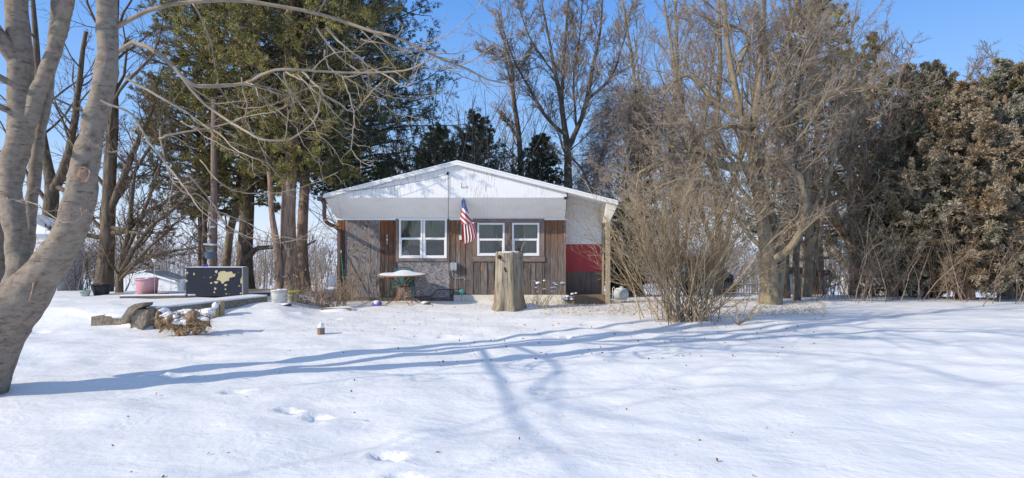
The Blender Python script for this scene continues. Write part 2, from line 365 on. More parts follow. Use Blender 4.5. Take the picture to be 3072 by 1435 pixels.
creamp = M('cream_paint', [(.62, .57, .47), (.74, .70, .60), (.48, .40, .30)], 5, bump=.2, lo=.35, hi=.8)
vinyl = M('white_vinyl', [(.80, .80, .80), (.84, .84, .84)], 4, bump=0, rough=.4)
redp = M('red_paint', [(.42, .05, .06), (.50, .075, .08)], 4, (1, 1, .3), bump=.2, rough=.6)
brownp = M('raw_panel', [(.09, .07, .055), (.17, .135, .11), (.22, .18, .15)], 5, (5, 5, .5), bump=.4)
postw = M('treated_post', [(.30, .23, .15), (.42, .34, .23), (.22, .18, .10)], 7, (4, 4, .5), bump=.5, bd=.005)
deckw = M('deck_board', [(.19, .13, .08), (.27, .19, .12)], 6, (.6, 3, 3), bump=.3)
brownm = M('brown_gutter', [(.105, .065, .058), (.135, .085, .075)], 4, bump=.05, rough=.5)
shing = M('roof_shingle', [(.06, .055, .05), (.12, .11, .10)], 12, bump=.6)
black = M('black_rubber', [(.012, .012, .013), (.02, .02, .02)], 5, bump=.1, rough=.6)
greym = M('grey_metal_box', [(.36, .38, .38), (.44, .46, .46)], 3, bump=.05, rough=.5)
interior = M('room_wall', [(.13, .14, .15), (.17, .18, .19)], 3, bump=0)
curtain = M('curtain', [(.36, .34, .21), (.56, .53, .36)], 3, (6, 6, .3), bump=.3, bd=.02, rough=.9)
redcl = M('dark_red_cloth', [(.20, .04, .07), (.36, .10, .14)], 6, bump=.6, bd=.03)
whitebox = M('white_item', [(.6, .65, .65), (.75, .78, .78)], 5, bump=.2)
glass = bpy.data.materials.new('window_glass'); glass.use_nodes = True
t_ = glass.node_tree; t_.nodes.clear(); o_ = t_.nodes.new('ShaderNodeOutputMaterial'); mx = t_.nodes.new('ShaderNodeMixShader'); tr = t_.nodes.new('ShaderNodeBsdfTransparent'); gl = t_.nodes.new('ShaderNodeBsdfGlossy')
gl.inputs['Roughness'].default_value = .02; tr.inputs[0].default_value = (.82, .86, .86, 1); lw = t_.nodes.new('ShaderNodeFresnel'); lw.inputs[0].default_value = 1.75
bn = t_.nodes.new('ShaderNodeTexNoise'); bn.inputs['Scale'].default_value = 1.6; bn.inputs['Detail'].default_value = 0; bb = t_.nodes.new('ShaderNodeBump'); bb.inputs['Strength'].default_value = .08; bb.inputs['Distance'].default_value = .05
t_.links.new(bn.outputs[0], bb.inputs['Height']); t_.links.new(bb.outputs[0], gl.inputs['Normal'])
t_.links.new(lw.outputs[0], mx.inputs[0]); t_.links.new(tr.outputs[0], mx.inputs[1]); t_.links.new(gl.outputs[0], mx.inputs[2]); t_.links.new(mx.outputs[0], o_.inputs[0])

H = thing('house', (-1.5, YW, 0), 'low single storey house with weathered plank walls, white peeling gable and red striped side wall', 'house')
def holes_wall(mb, x0, x1, z0, z1, holes, y0, y1):
    xs = sorted({x0, x1, *[h[0] for h in holes], *[h[1] for h in holes]}); zs = sorted({z0, z1, *[h[2] for h in holes], *[h[3] for h in holes]})
    for i in range(len(xs)-1):
        for j in range(len(zs)-1):
            cx, cz = (xs[i]+xs[i+1])/2, (zs[j]+zs[j+1])/2
            if not any(h[0] < cx < h[1] and h[2] < cz < h[3] for h in holes): mb.box(xs[i], xs[i+1], y0, y1, zs[j], zs[j+1])
units = [(1198, 1268.5, 656, 775), (1270.5, 1341, 656, 775), (1432, 1514, 669, 768), (1536, 1618, 669, 768)]
holes = [(X(a)+.02, X(b)-.02, Z(d)+.02, Z(c)-.02) for a, b, c, d in units]
mb = MB(); holes_wall(mb, X(1012), X(1697), -.1, 2.66, holes, YW, YW+.1); mb.make('wall', siding, H)
mb = MB(); mb.box(X(1012), X(1012)+.1, YW+.1, 23, -3, 2.66).box(X(1697)-.1, X(1697), YW+.1, 23, -3, 2.66).box(X(1012), 2.6, 23, 23.1, -3, 2.6).box(2.45, 2.52, 16.85, 23, -3, 2.5).make('wall', brownp, H)
mb = MB(); mb.box(X(1012)+.11, X(1697)-.11, YW+2.2, YW+2.3, 0, 2.6).box(X(1012)+.11, X(1697)-.11, YW+.1, YW+2.2, -.05, .02).box(X(1012)+.11, X(1697)-.11, YW+.1, YW+2.2, 2.5, 2.55).box(X(1385), X(1390), YW+.1, YW+2.2, .02, 2.5).make('room', interior, H)
def boards(px0, px1, py0, py1, mat, w=19, name='siding'):
    mb = MB(); x = px0
    while x < px1-2:
        ww = min(w*rng.uniform(.8, 1.15), px1-x)
        if px1-(x+ww) < 6: ww = px1-x
        pr = rng.uniform(.018, .03); mb.box(X(x)+.003, X(x+ww)-.006, YW-pr, YW-.001, Z(py1)+rng.uniform(0, .01), Z(py0))
        if rng.random() < .55: mb.box(X(x+ww)-.014, X(x+ww)+.008, YW-.04, YW-.004, Z(py1), Z(py0)-.002)
        x += ww
    o = mb.make(name, mat, H, bevel=.003); return o
boards(1012, 1035, 655, 893, darkb, 12)
o = MB().box(X(1036), X(1141), YW-.025, YW-.001, Z(893), Z(655)).make('plywood_panel', ply, H, bevel=.003)
o = boards(1141.5, 1190, 655, 893, darkb, 13)
boards(1350, 1419, 655, 884, darkb if 0 else siding, 17); boards(1419, 1633, 785.5, 884, siding, 19); boards(1633.5, 1690, 655, 884, siding, 19)
MB().box(X(1190.5), X(1349), YW-.02, YW-.001, Z(893), Z(786)).make('chipboard_panel', osb, H)
MB().box(X(1690.5), X(1697.5), YW-.04, YW+.02, Z(884), Z(655)).make('corner_trim', trimv, H, bevel=.003)
for a_, b_ in ((1188, 1196.5), (1342.5, 1349), (1419.5, 1431), (1515, 1535), (1619, 1633)): MB().box(X(a_), X(b_), YW-.045, YW-.001, Z(786 if a_ < 1400 else 769), Z(657 if a_ < 1400 else 668.5)).make('window_trim', trimv, H, bevel=.004)
MB().box(X(1197), X(1342), YW-.05, YW-.001, Z(784.5), Z(776)).make('window_sill', trimw, H, bevel=.004)
MB().box(X(1419), X(1633), YW-.05, YW-.001, Z(668), Z(656.5)).make('window_trim', trimw, H, bevel=.004); MB().box(X(1419), X(1634), YW-.06, YW-.001, Z(785), Z(769.5)).make('window_sill', trimw, H, bevel=.004)
for k, (a, b, c, d) in enumerate(units):
    x0, x1, z0, z1 = X(a), X(b), Z(d), Z(c); zm = z0+(z1-z0)*.49; t = .05
    mb = MB(); yf = YW-.055
    mb.box(x0, x0+t, yf, YW+.02, z0, z1).box(x1-t, x1, yf, YW+.02, z0, z1).box(x0+t, x1-t, yf, YW+.02, z0, z0+t).box(x0+t, x1-t, yf, YW+.02, z1-t, z1)
    mb.box(x0+t, x1-t, yf+.008, YW+.01, zm-.025, zm+.03)
    mb.box(x0+t, x0+t+.02, yf+.012, YW+.01, z0+t, zm-.025).box(x1-t-.02, x1-t, yf+.012, YW+.01, z0+t, zm-.025).box(x0+t+.02, x1-t-.02, yf+.012, YW+.01, z0+t, z0+t+.025)
    w = mb.make('window', vinyl, H, bevel=.003)
    for q0, q1 in ((z0+t+.025, zm-.025), (zm+.03, z1-t)):
        MB().box(x0+t, x1-t, YW-.012, YW-.008, q0, q1).make('pane', glass, w)
    def drape(xa, xb, za, zb, mat, nm, yy=YW+.24, amp=.03, fr=60):
        n = 40; V = []; Fc = []
        for i in range(n+1):
            u = i/n; x = xa+(xb-xa)*u; y = yy+amp*math.sin(u*(xb-xa)*fr+k); V += [(x, y, za), (x, y-.01, zb)]
        for i in range(n): Fc.append((2*i, 2*i+2, 2*i+3, 2*i+1))
        return mesh(nm, V, Fc, mat, H, True)
    if k < 2:
        drape(x0, x1, z0+(z1-z0)*(.42 if k else .3), z1, curtain, 'curtain'); mb = MB(); mb.blob(((x0+x1)/2, YW+.14, z0-.02), .33, .1, .33, .25).make('cloth_pile', redcl, H, True)
        if k == 0: MB().box(x0+.08, x0+.26, YW+.0, YW+.035, z0+.06, z0+.15).prism([(x0+.1, z0+.15), (x0+.24, z0+.15), (x0+.2, z0+.21), (x0+.14, z0+.21)], YW+.002, YW+.03).make('white_box', whitebox, H)
    elif k == 2: drape(x0, x0+.42, z0, z1, curtain, 'curtain')
    else: drape(x0+.3, x1, z0, z1, curtain, 'curtain')
MB().box(X(1362), X(1698), YW-.09, YW-.002, -.12, Z(884.5)).make('foundation_board', creamp, H, bevel=.004)
MB().box(X(1012), X(1360), YW-.03, YW-.002, -.12, Z(893.5)).make('foundation_board', brownp, H)
# roof, gable, sloped panel
PX, PZ, LX, RX = -1.389, 3.56, -4.79, 2.69; SL = .2485
def rz(x): return PZ-SL*abs(x-PX)
rb = 23.4
mb = MB()
mb.prism([(LX, rz(LX)), (PX, PZ), (PX, PZ+.05), (LX, rz(LX)+.05)], YG-.06, rb); mb.prism([(PX, PZ), (RX, rz(RX)), (RX, rz(RX)+.05), (PX, PZ+.05)], YG-.06, rb); rf = mb.make('roof', shing, H)
mb = MB(); mb.prism([(LX+.02, rz(LX)+.052), (PX, PZ+.052), (PX, PZ+.085), (LX+.02, rz(LX)+.075)], YG-.075, rb).prism([(PX, PZ+.052), (RX-.02, rz(RX)+.052), (RX-.02, rz(RX)+.08), (PX, PZ+.085)], YG-.075, rb).make('roof_snow', snowcap, rf)
mb = MB(); mb.prism([(LX+.01, rz(LX)-.03), (PX, PZ-.035), (PX, PZ+.045), (LX+.01, rz(LX)+.045)], YG-.085, YG-.062).prism([(PX, PZ-.035), (RX-.01, rz(RX)-.04), (RX-.01, rz(RX)+.045), (PX, PZ+.045)], YG-.085, YG-.062).make('fascia', whitep, rf)
xl, xr = X(988, YG), X(1700, YG); zg = Z(593.5, YG)
mb = MB(); mb.prism([(LX+.03, rz(LX)-.03), (xl, zg), (xr, zg), (xr, rz(xr)-.004), (PX, PZ-.004), (LX+.03, rz(LX)-.004)], YG, YG+.03).make('gable', gabm, H)
mb = MB(); zb = Z(655)
mb.add([(xl+.2, YG+.012, zg-.002), (xr, YG+.012, zg-.002), (X(1695), YW-.02, zb), (X(1027), YW-.02, zb), (xl+.2, YG+.042, zg), (xr, YG+.042, zg), (X(1695), YW+.01, zb), (X(1027), YW+.01, zb)],
       [(0, 3, 2, 1), (4, 5, 6, 7), (1, 2, 6, 5), (0, 4, 7, 3)]).make('sloped_panel', panm, H)
mb = MB(); mb.add([(LX+.03, YG+.008, rz(LX)-.04), (xl+.196, YG+.01, zg-.002), (X(1026.5), YW-.022, zb), (X(1010), YW-.022, zb), (LX+.03, YG+.04, rz(LX)-.02), (X(1010), YW+.01, zb)], [(0, 3, 2, 1), (0, 4, 5, 3)]).make('corner_panel', panm, H)
MB().box(X(1010), X(1697), YW-.045, YW-.03, Z(661), Z(654.5)).make('drip_trim', whitep, H)
mb = MB(); mb.add([(1.43, YG+.03, rz(1.43)-.004), (RX-.03, YG+.03, rz(RX)-.004), (RX-.03, 16.86, rz(RX)-.004), (1.43, 16.86, rz(1.43)-.004), (1.43, YG+.03, rz(1.43)-.02), (RX-.03, YG+.03, rz(RX)-.02), (RX-.03, 16.86, rz(RX)-.02), (1.43, 16.86, rz(1.43)-.02)], [(0, 1, 2, 3), (4, 7, 6, 5), (4, 5, 1, 0)]).make('porch_ceiling', panm, H)
MB().add([(1.415, YG+.01, zg), (1.415, YW, zb), (1.415, YW+.5, zb), (1.415, YW+.5, 2.8), (1.415, YG+.01, 2.83)], [(0, 1, 2, 3, 4)]).make('soffit_end', panm, H)
MB().box(xr-.07, xr, YG-.02, YG+.0, zg-.045, zg+.02).make('bracket', black, H)
YP = 16.8
mb = MB(); mb.prism([(1.407, Z(733, YP)), (2.47, Z(733, YP)), (2.47, rz(2.47)-.02), (1.407, rz(1.407)-.02)], YP, YP+.05).make('porch_wall_top', panm, H)
MB().box(1.407, 2.47, YP-.001, YP+.05, Z(815, YP), Z(733, YP)-.001).make('red_band', redp, H)
MB().box(1.407, 2.47, YP+.001, YP+.05, -.1, Z(815, YP)-.001).make('porch_wall_bottom', brownp, H)
MB().box(2.475, 2.53, YP-.06, YP+.05, -.1, 2.1).make('corner_post', postw, H, bevel=.004)
MB().box(X(1722, 15.6), X(1817, 15.6), 15.58, 15.63, -.1, Z(887, 15.6)).make('deck_edge', deckw, H, bevel=.005)
MB().box(1.42, 2.47, 15.64, 16.79, .0, .14).make('porch_deck', deckw, H)
MB().box(X(1817, YG), X(1830, YG), YG-.06, YG+.05, -.15, 2.09).make('porch_post', postw, H, bevel=.006)
mb = MB(); mb.prism([(2.385, 2.08), (2.475, 2.08), (2.655, 2.46), (2.66, 2.53), (2.385, 2.6)], YG-.045, 17.2).make('eave_beam', creamp, H, bevel=.004)
mb = MB(); mb.box(LX-.13, LX-.005, YG-.12, rb, rz(LX)-.1, rz(LX)+.01).make('gutter', brownm, H, bevel=.01)
pts = [P(968, 602, 15.46), P(973, 615, 15.46), P(973, 648, 15.5), P(978, 664, 15.6), P(990, 674, 15.85), P(1006, 681, 16.1), P(1018, 693, 16.22), P(1020, 715, 16.24), P(1020, 790, 16.24), P(1020, 880, 16.24), P(1014, 890, 16.15)]
c = curve([list(p)+[.052] for p in pts], 40)
MB().tube(c[:, :3], c[:, 3], 10).make('downspout', brownm, H, True)
# house number 101
wn = M('white_digit', [(.8, .8, .8), (.82, .82, .82)], 3, bump=0)
for k, ch in enumerate('101'):
    xc, zc, hh = X(1162.5), Z(708.5+k*10.5), .036; mb = MB(); y0 = YW-.052; y1 = YW-.035
    if ch == '1': mb.box(xc-.006, xc+.006, y0, y1, zc-hh, zc+hh).prism([(xc-.02, zc+hh*.5), (xc-.006, zc+hh*.62), (xc-.006, zc+hh), ], y0+.001, y1)
    else:
        n = 20; V = []; Fc = []
        for i in range(n):
            a = 6.2832*i/n
            for r in (1, .55): V += [(xc+.021*math.cos(a)*(r if r == 1 else .45), y0, zc+hh*math.sin(a)*(r if r == 1 else .68))]
        V += [(x, y1, z) for x, y, z in V]
        for i in range(n):
            j = (i+1) % n; Fc += [(2*i, 2*i+1, 2*j+1, 2*j), (2*i, 2*j, 2*j+2*n, 2*i+2*n), (2*i+1, 2*i+1+2*n, 2*j+1+2*n, 2*j+1)]
        mb.add(V, Fc)
    mb.make('house_number', wn, H)
# utility fittings on the wall (parts)
mb = MB(); mb.box(X(1353), X(1371.5), YW-.16, YW-.04, Z(809), Z(788)).box(X(1354), X(1360), YW-.14, YW-.06, Z(812.5), Z(809.2)).box(X(1364), X(1370), YW-.14, YW-.06, Z(812.5), Z(809.2)).tube([(X(1362), YW-.1, Z(788)), (X(1362), YW-.1, Z(785))], .01)
eb = mb.make('meter_box', greym, H, bevel=.008); MB().box(X(1361), X(1362.5), YW-.165, YW-.161, Z(806), Z(789)).make('box_seam', greym, eb)
def wt(mb, pp, r, d=YW-.06): c = curve([[X(a, d), d, Z(b, d), r] for a, b in pp], 6*len(pp)); mb.tube(c[:, :3], c[:, 3], 6)
mb = MB(); wt(mb, [(1357, 812), (1357, 825), (1362, 834), (1375, 835), (1391, 834), (1394, 841), (1397, 836)], .007); wt(mb, [(1368, 812), (1367, 840), (1367, 884)], .007); mb.make('conduit', greym, H, True)
mb = MB(); wt(mb, [(1345, 655), (1346, 700), (1347, 760), (1346, 815), (1352, 833), (1361, 836)], .005); mb.make('cable', black, H, True)
mb = MB(); c = curve([list(P(1345, a, YG-.02))+[.007] for a in (516, 560, 600, 654)], 12); mb.tube(c[:, :3], c[:, 3], 6); mb.tube([P(1345, 516, YG-.02), P(1341, 524, YG-.03)], .02, 8).make('cable', black, H, True)
# ------------------------------------------------------------------ service cable
pole_c = P(642, 860, 16.4)
def sag(a, b, s, n=24): t = np.linspace(0, 1, n)[:, None]; q = a*(1-t)+b*t; q[:, 2] -= s*4*(t*(1-t))[:, 0]; return q
mb = MB(); mb.tube(sag(P(1341, 524, YG-.05), P(990, 575, 15.2), .09), .0055, 6); mb.tube(sag(P(990, 575, 15.2), P(650, 470, 16.3), .2), .0055, 6)
mb.tube(sag(P(1225, 522, YG-.06), P(990, 577, 15.2), .13), .004, 6); tag(mb.make('service_cable', black, None, True), 'thin dark service cable sagging across the white gable to the utility pole', 'cable')
# ------------------------------------------------------------------ flag
FL = thing('flag', P(1383, 716, YW-.06), 'american flag knotted on a short pole between the two windows', 'flag')
polem = M('grey_pole', [(.35, .33, .30), (.5, .48, .45)], 6, bump=.1)
mb = MB(); mb.tube([P(1383, 716, YW-.06), P(1384, 640, 16.0), P(1384.5, 556, 15.45)], .012, 8).blob(P(1384.5, 551, 15.43), .017, .017, .028, 0).make('pole', polem, FL, True)
MB().box(X(1379), X(1386), YW-.09, YW-.035, Z(720), Z(706)).make('bracket', whitep, FL, bevel=.004)
cl = [M('flag_white', [(.72, .70, .68), (.78, .76, .74)], 8, bump=0), M('flag_red', [(.42, .03, .05), (.5, .05, .07)], 8, bump=0), M('flag_blue', [(.05, .09, .30), (.08, .14, .38)], 8, bump=0)]
def flagpart(rows, nx, ny, colf, dd, name):
    r = curve([list(q)+[0] if len(q) == 3 else list(q) for q in rows], ny+1); V = []; Fc = []; mi = []
    for j in range(ny+1):
        py, a, b = r[j][:3]
        for i in range(nx+1):
            u = i/nx; px = a+(b-a)*u; V.append(P(px, py+(r[j][3] if len(rows[0]) > 3 else 0)*u, dd(u, j/ny)))
    for j in range(ny):
        for i in range(nx):
            q = (j*(nx+1)+i, j*(nx+1)+i+1, (j+1)*(nx+1)+i+1, (j+1)*(nx+1)+i); Fc.append(q)
            c = sum(A(V[k]) for k in q)/4; px = CX+c[0]/c[1]*F; py = CY-(c[2]-CH)/c[1]*F; mi.append(colf(px, py, (i+.5)/nx, (j+.5)/ny))
    return V, Fc, mi
def cu(px, py, u, v):
    s = py-(620+(px-1384)*.98)
    if s < 0: return 2
    return 0 if s < 9 else [1, 0][int((s-9)//8) % 2] if s < 60 else 0
V, Fc, mi = flagpart([(572, 1384.5, 1387), (600, 1385, 1394), (625, 1384.5, 1401), (642, 1382, 1407), (655, 1381, 1412), (665, 1383, 1418), (673, 1386, 1419)], 26, 60, cu, lambda u, v: 15.55+v*.1+.05*math.sin(u*7+v*2)*(1-.3*v), 'c')
V2, F2, m2 = flagpart([(668, 1387, 1421, 0), (675, 1387.5, 1421, 0), (690, 1388, 1425, -3), (710, 1389, 1429, -8), (722, 1390, 1430, -16), (733, 1391, 1426, -12)], 44, 24,
                      lambda px, py, u, v: [1, 0][int(u*9.5) % 2], lambda u, v: 15.66+.045*math.sin(u*26+v)*(.4+.6*v), 'c')
n = len(V); ob = mesh('cloth', list(V)+list(V2), Fc+[tuple(i+n for i in q) for q in F2], cl, FL, True, mi+m2)
sm = ob.modifiers.new('s', 'SOLIDIFY'); sm.thickness = .004; sm.offset = 0
mb = MB()
for px, py in [(1388, 582), (1389, 590), (1390, 597), (1387, 604), (1392, 604), (1389, 611), (1394, 612), (1388, 617), (1395, 619), (1391, 626), (1397, 627), (1399, 635), (1387, 596)]:
    q = P(px, py, 15.49); n = 10
    V = [(q[0]+(.012 if i % 2 else .005)*math.sin(6.283*i/n), q[1], q[2]+(.012 if i % 2 else .005)*math.cos(6.283*i/n)) for i in range(n)]; so_ = MB().add(V, [tuple(range(n))]).make('star', cl[0], ob); sm = so_.modifiers.new('s', 'SOLIDIFY'); sm.thickness = .003
mb = MB(); mb.blob(P(1420, 669, 15.6), .02, .03, .02, .2).tube([P(1418, 668, 15.6), P(1432, 667, 15.9), P(1436, 668, 16.2)], .004, 5).make('knot', cl[0], ob, True)
# ------------------------------------------------------------------ table, chair and small things
rust = M('rusty_iron', [(.16, .07, .035), (.36, .17, .08), (.42, .22, .12)], 14, bump=.3, rough=.8)
teal = M('teal_metal', [(.02, .085, .10), (.04, .13, .15)], 6, bump=.1, rough=.5)
tealf = M('teal_sling', [(.05, .16, .17), (.08, .22, .22)], 20, bump=.3)
tc_ = G(1207, 899, 14); tc_[1] = 15.45; tc_[0] = X(1207, 15.45); tc_[2] = h1(tc_[0], tc_[1])
T = thing('patio_table', tc_, 'round rusty orange patio table with bent wire legs by the house wall', 'table')
tz = Z(824, 15.45); cx, cy = tc_[0], tc_[1]; R = .62
mb = MB(); mb.lathe((cx, cy, tz-.03), [(R-.03, 0), (R, .002), (R+.008, .012), (R+.008, .03), (R, .036), (R-.03, .032)], 48).make('tabletop', rust, T, True)
gz = tc_[2]
for k in range(4):
    a = k*1.5708+.55; ca, sa = math.cos(a), math.sin(a)
    pp = [(.44, tz-.04), (.36, tz-.09), (.2, tz-.17), (.14, tz-.25), (.13, tz-.4), (.14, gz+.22), (.19, gz+.13), (.34, gz+.06), (.44, gz+.01)]
    c = curve([[cx+r*ca, cy+r*sa, z, .013] for r, z in pp], 30); MB().tube(c[:, :3], c[:, 3], 8).make('leg', rust, T, True)
for zz in (tz-.25, gz+.17):
    MB().tube([(cx+.145*math.cos(a), cy+.145*math.sin(a), zz) for a in np.linspace(0, 6.2832, 20)], .008, 6).make('leg_ring', rust, T, True)
mb = MB(); n = 48; Vv = []; prof = np.linspace(0, 1, 12); rs = np.random.default_rng(3)
def snowtop(cx, cy, z, R, hfun, mat, name, parent, k=48, m=12, label=None):
    V = [(cx, cy, z+hfun(0, 0))]; Fc = []
    for j in range(1, m+1):
        for i in range(k):
            a = 6.2832*i/k; r = R*j/m*(1+.02*math.sin(5*a)*(j/m)); e = 1-(j/m)**6; x, y = r*math.cos(a), r*math.sin(a)
            V.append((cx+x, cy+y, z+hfun(x, y)*e))
    for i in range(k): Fc.append((0, 1+i, 1+(i+1) % k))
    for j in range(m-1):
        for i in range(k): Fc.append((1+j*k+i, 1+(j+1)*k+i, 1+(j+1)*k+(i+1) % k, 1+j*k+(i+1) % k))
    return mesh(name, V, Fc, mat, parent, True)
snowtop(cx, cy, tz+.005, R*.95, lambda x, y: .045+.05*math.exp(-((x+.02)**2+y*y)/.03)+.03*math.exp(-((x-.2)**2+(y)**2)/.02)+.03*math.exp(-((x-.5)**2+(y+.1)**2)/.01)+.012*math.sin(9*x+1), snowcap, 'table_snow', T)
ice = M('ice', [(.6, .66, .72), (.7, .75, .8)], 5, bump=0, rough=.2)
mb = MB()
for px in (1143, 1147, 1150, 1163, 1166, 1169, 1172):
    MB().tube([P(px, 828, 15.0), P(px, 828+rng.uniform(4, 11), 15.0)], [.008, .002], 5).make('icicle', ice, T)
C0 = thing('patio_chair', (X(1208, 16.0), 16.0, h1(X(1208, 16), 16)), 'teal metal patio chair with arms behind the snowy round table', 'chair')
bx, by, bz = C0['_w']
c = curve([[bx+x, by+.12+.0*abs(x), bz+z, .014] for x, z in [(-.26, .42), (-.27, .6), (-.26, .78), (-.18, .87), (0, .90), (.18, .87), (.26, .78), (.27, .6), (.26, .42)]], 40)
MB().tube(c[:, :3], c[:, 3], 8).make('back_frame', teal, C0, True)
MB().box(bx-.24, bx+.24, by+.115, by+.125, bz+.45, bz+.85).make('backrest', tealf, C0, bevel=.004)
MB().box(bx-.25, bx+.25, by-.3, by+.13, bz+.40, bz+.425).make('seat', tealf, C0, bevel=.008)
for sx in (-1, 1):
    c = curve([[bx+sx*.3, by+.1, bz+.58, .013], [bx+sx*.31, by-.1, bz+.62, .013], [bx+sx*.31, by-.3, bz+.58, .013], [bx+sx*.3, by-.34, bz+.3, .013], [bx+sx*.3, by-.34, bz+0, .013]], 20)
    MB().tube(c[:, :3], c[:, 3], 8).make('armrest', teal, C0, True)
    MB().tube([(bx+sx*.27, by+.12, bz+.6), (bx+sx*.3, by+.2, bz)], .013, 8).make('leg', teal, C0, True)
# broom, hose, basket
greenp = M('green_plastic', [(.0, .16, .08), (.01, .22, .12)], 5, bump=0, rough=.5)
B = thing('broom', P(1036, 889, 16.0), 'broom with a thin green handle leaning against the plywood corner', 'broom')
MB().tube([P(1036, 880, 15.9), P(1029, 818, 16.05), P(1023.5, 758, 16.2)], .013, 8).make('handle', greenp, B, True)
MB().tube([P(1023.5, 759, 16.2), P(1023, 750, 16.22)], .015, 8).make('handle_tip', whitep, B, True)
MB().prism([(X(1030, 15.9), Z(889, 15.9)), (X(1043, 15.9), Z(889, 15.9)), (X(1039, 15.9), Z(879, 15.9)), (X(1034, 15.9), Z(879, 15.9))], 15.86, 15.93).make('bristles', greenp, B)
hs = M('hose_green', [(.05, .13, .11), (.08, .19, .16)], 8, bump=0, rough=.5)
D = thing('garden_hose', P(1320, 890, 16.1), 'thin dark hose running along the wall to a green round valve', 'hose')
c = curve([[*P(a, b, 16.15), .011] for a, b in [(1222, 897), (1240, 892), (1270, 891), (1295, 888), (1303, 878), (1312, 871), (1330, 869), (1350, 868.5), (1372, 868), (1383, 868)]], 50)
MB().tube(c[:, :3], c[:, 3], 6).make('tube', black, D, True)
dk = M('tap_green', [(.05, .30, .24), (.10, .42, .34)], 30, bump=.2, rough=.5)
q = P(1385, 877, 16.1); mb = MB()
for r, y, rr in [(.055, 0, .018), (.03, -.03, .014)]: mb.tube([(q[0]+r*math.cos(a), q[1]+y, q[2]+r*math.sin(a)) for a in np.linspace(0, 6.2832, 22)], rr, 8)
mb.make('reel', dk, D, True); MB().tube([P(1385, 884, 16.1), P(1385.5, 905, 16.0)], .012, 6).tube([(q[0], q[1]-.03, q[2]), (q[0], YW-.03, q[2])], .02, 8).make('tap_pipe', greym, D, True)
# stump
stm = M('stump_wood', [(.08, .065, .045), (.29, .25, .19), (.46, .41, .32)], 6, (3.4, 3.4, .32), bump=1.0, bd=.03, detail=10, lo=.32, hi=.68)
f_, _ = noisefac(stm, 2, (3, 3, .3), .45, .62, 5); zf_ = zfac(stm, .75, .1, wob=.5, wobscale=(6, 6, .5)); setcol(stm, mixc(stm, mul(stm, mul(stm, f_, zf_), .8), basecol(stm), (.30, .17, .09)))
f_, _ = noisefac(stm, 1.2, (1, 1, .5), .5, .7, 4); setcol(stm, mixc(stm, mul(stm, f_, .4), basecol(stm), (.20, .22, .15)))
sc = G(1528, 934, 8); ds = sc[1]+.3; sc = A([X(1528, ds), ds, h1(X(1528, ds), ds)])
ST = thing('tree_stump', sc, 'tall weathered grey tree stump with a flared base and snowy flat top', 'tree stump')
V = []; Fc = []; k = 72; lv = 26; ztop = Z(757.5, ds)-sc[2]
for j in range(lv):
    u = j/(lv-1); z = ztop*u; r = .318+.13*math.exp(-u*8)
    for i in range(k):
        a = 6.2832*i/k; fl = math.exp(-u*4.5)
        q = r*(1+.03*math.sin(9*a+2*u)+.025*math.sin(15*a+3*u)+.012*math.sin(27*a+5*u+1)+fl*(.16*math.sin(5*a+1)+.1*math.sin(8*a)))
        V.append((sc[0]-.03*(1-u)+q*math.cos(a), sc[1]+q*math.sin(a), sc[2]-.12*(1-u)**6+z+(.012*math.sin(4*a)+.014*math.sin(13*a)+.01*math.sin(29*a) if j == lv-1 else 0)))
for j in range(lv-1):
    for i in range(k): Fc.append((j*k+i, j*k+(i+1) % k, (j+1)*k+(i+1) % k, (j+1)*k+i))
Fc.append(tuple((lv-1)*k+i for i in range(k)))
mesh('trunk', V, Fc, stm, ST, True)
snowtop(sc[0], sc[1], sc[2]+ztop-.008, .30, lambda x, y: .03+.008*math.sin(14*x)*math.cos(11*y), snowcap, 'stump_snow', ST)
hol = M('rotten_hole', [(.03, .02, .015), (.10, .05, .02)], 30, bump=.5)
mb = MB()
for px, py, rr in [(1498, 772, .05), (1514, 806, .025), (1516, 812, .03), (1509, 783, .018), (1560, 775, .018)]: mb.blob(P(px, py, ds-.305), rr*.7, .03, rr, .3)
mb.make('rot_hole', hol, ST, True)
rs = np.random.default_rng(5)
def stems(pts, rows): return None
def sprig(name, base, n, h, mat, label, cat, spread=.3, r=.004, seed=1, parent=None, arc=.3, sub=3, headmat=None, group=None, hs=(.02, .04)):
    r_ = np.random.default_rng(seed); Pt = np.zeros((n, 6, 3)); R_ = np.zeros((n, 6))
    for i in range(n):
        a = r_.uniform(0, 6.28); d = A([math.cos(a)*spread*r_.uniform(0, 1), math.sin(a)*spread*r_.uniform(0, 1), 1.]); L = h*r_.uniform(.5, 1.1)
        p = A(base, dtype=float)+A([r_.normal()*spread*.3, r_.normal()*spread*.3, -.02])
        for s in range(6):
            Pt[i, s] = p; p = p+unit(d)*L/5; d = d+r_.normal(size=3)*.1+A([math.cos(a), math.sin(a), 0])*arc*.2
        R_[i] = np.linspace(r, r*.5, 6)
    parts = [tubes(Pt, R_, 4)]
    if sub: K, KR = kids(Pt, R_, sub, (.3, 1), (25, 60), .3, .7, 4, .15, (0, 0, .05), r_=r_, rmin=r*.5); parts.append(tubes(K, KR, 3))
    V, Q = join(parts)
    if parent is None: o = mesh(name, V, Q, mat); tag(o, label, cat, group)
    else: o = mesh(name, V, Q, mat, parent)
    return Pt
def ribbons(C, D, L, w, r_):                             # many small leaf-like quads
    n = len(C); D = unit(D); s = unit(np.cross(D, r_.normal(size=(n, 3))))
    V = np.stack([C-s*w[:, None]*.3, C+D*L[:, None]*.5-s*w[:, None], C+D*L[:, None], C+D*L[:, None]*.5+s*w[:, None]], 1).reshape(-1, 3)
    return V, np.arange(4*n).reshape(n, 4)
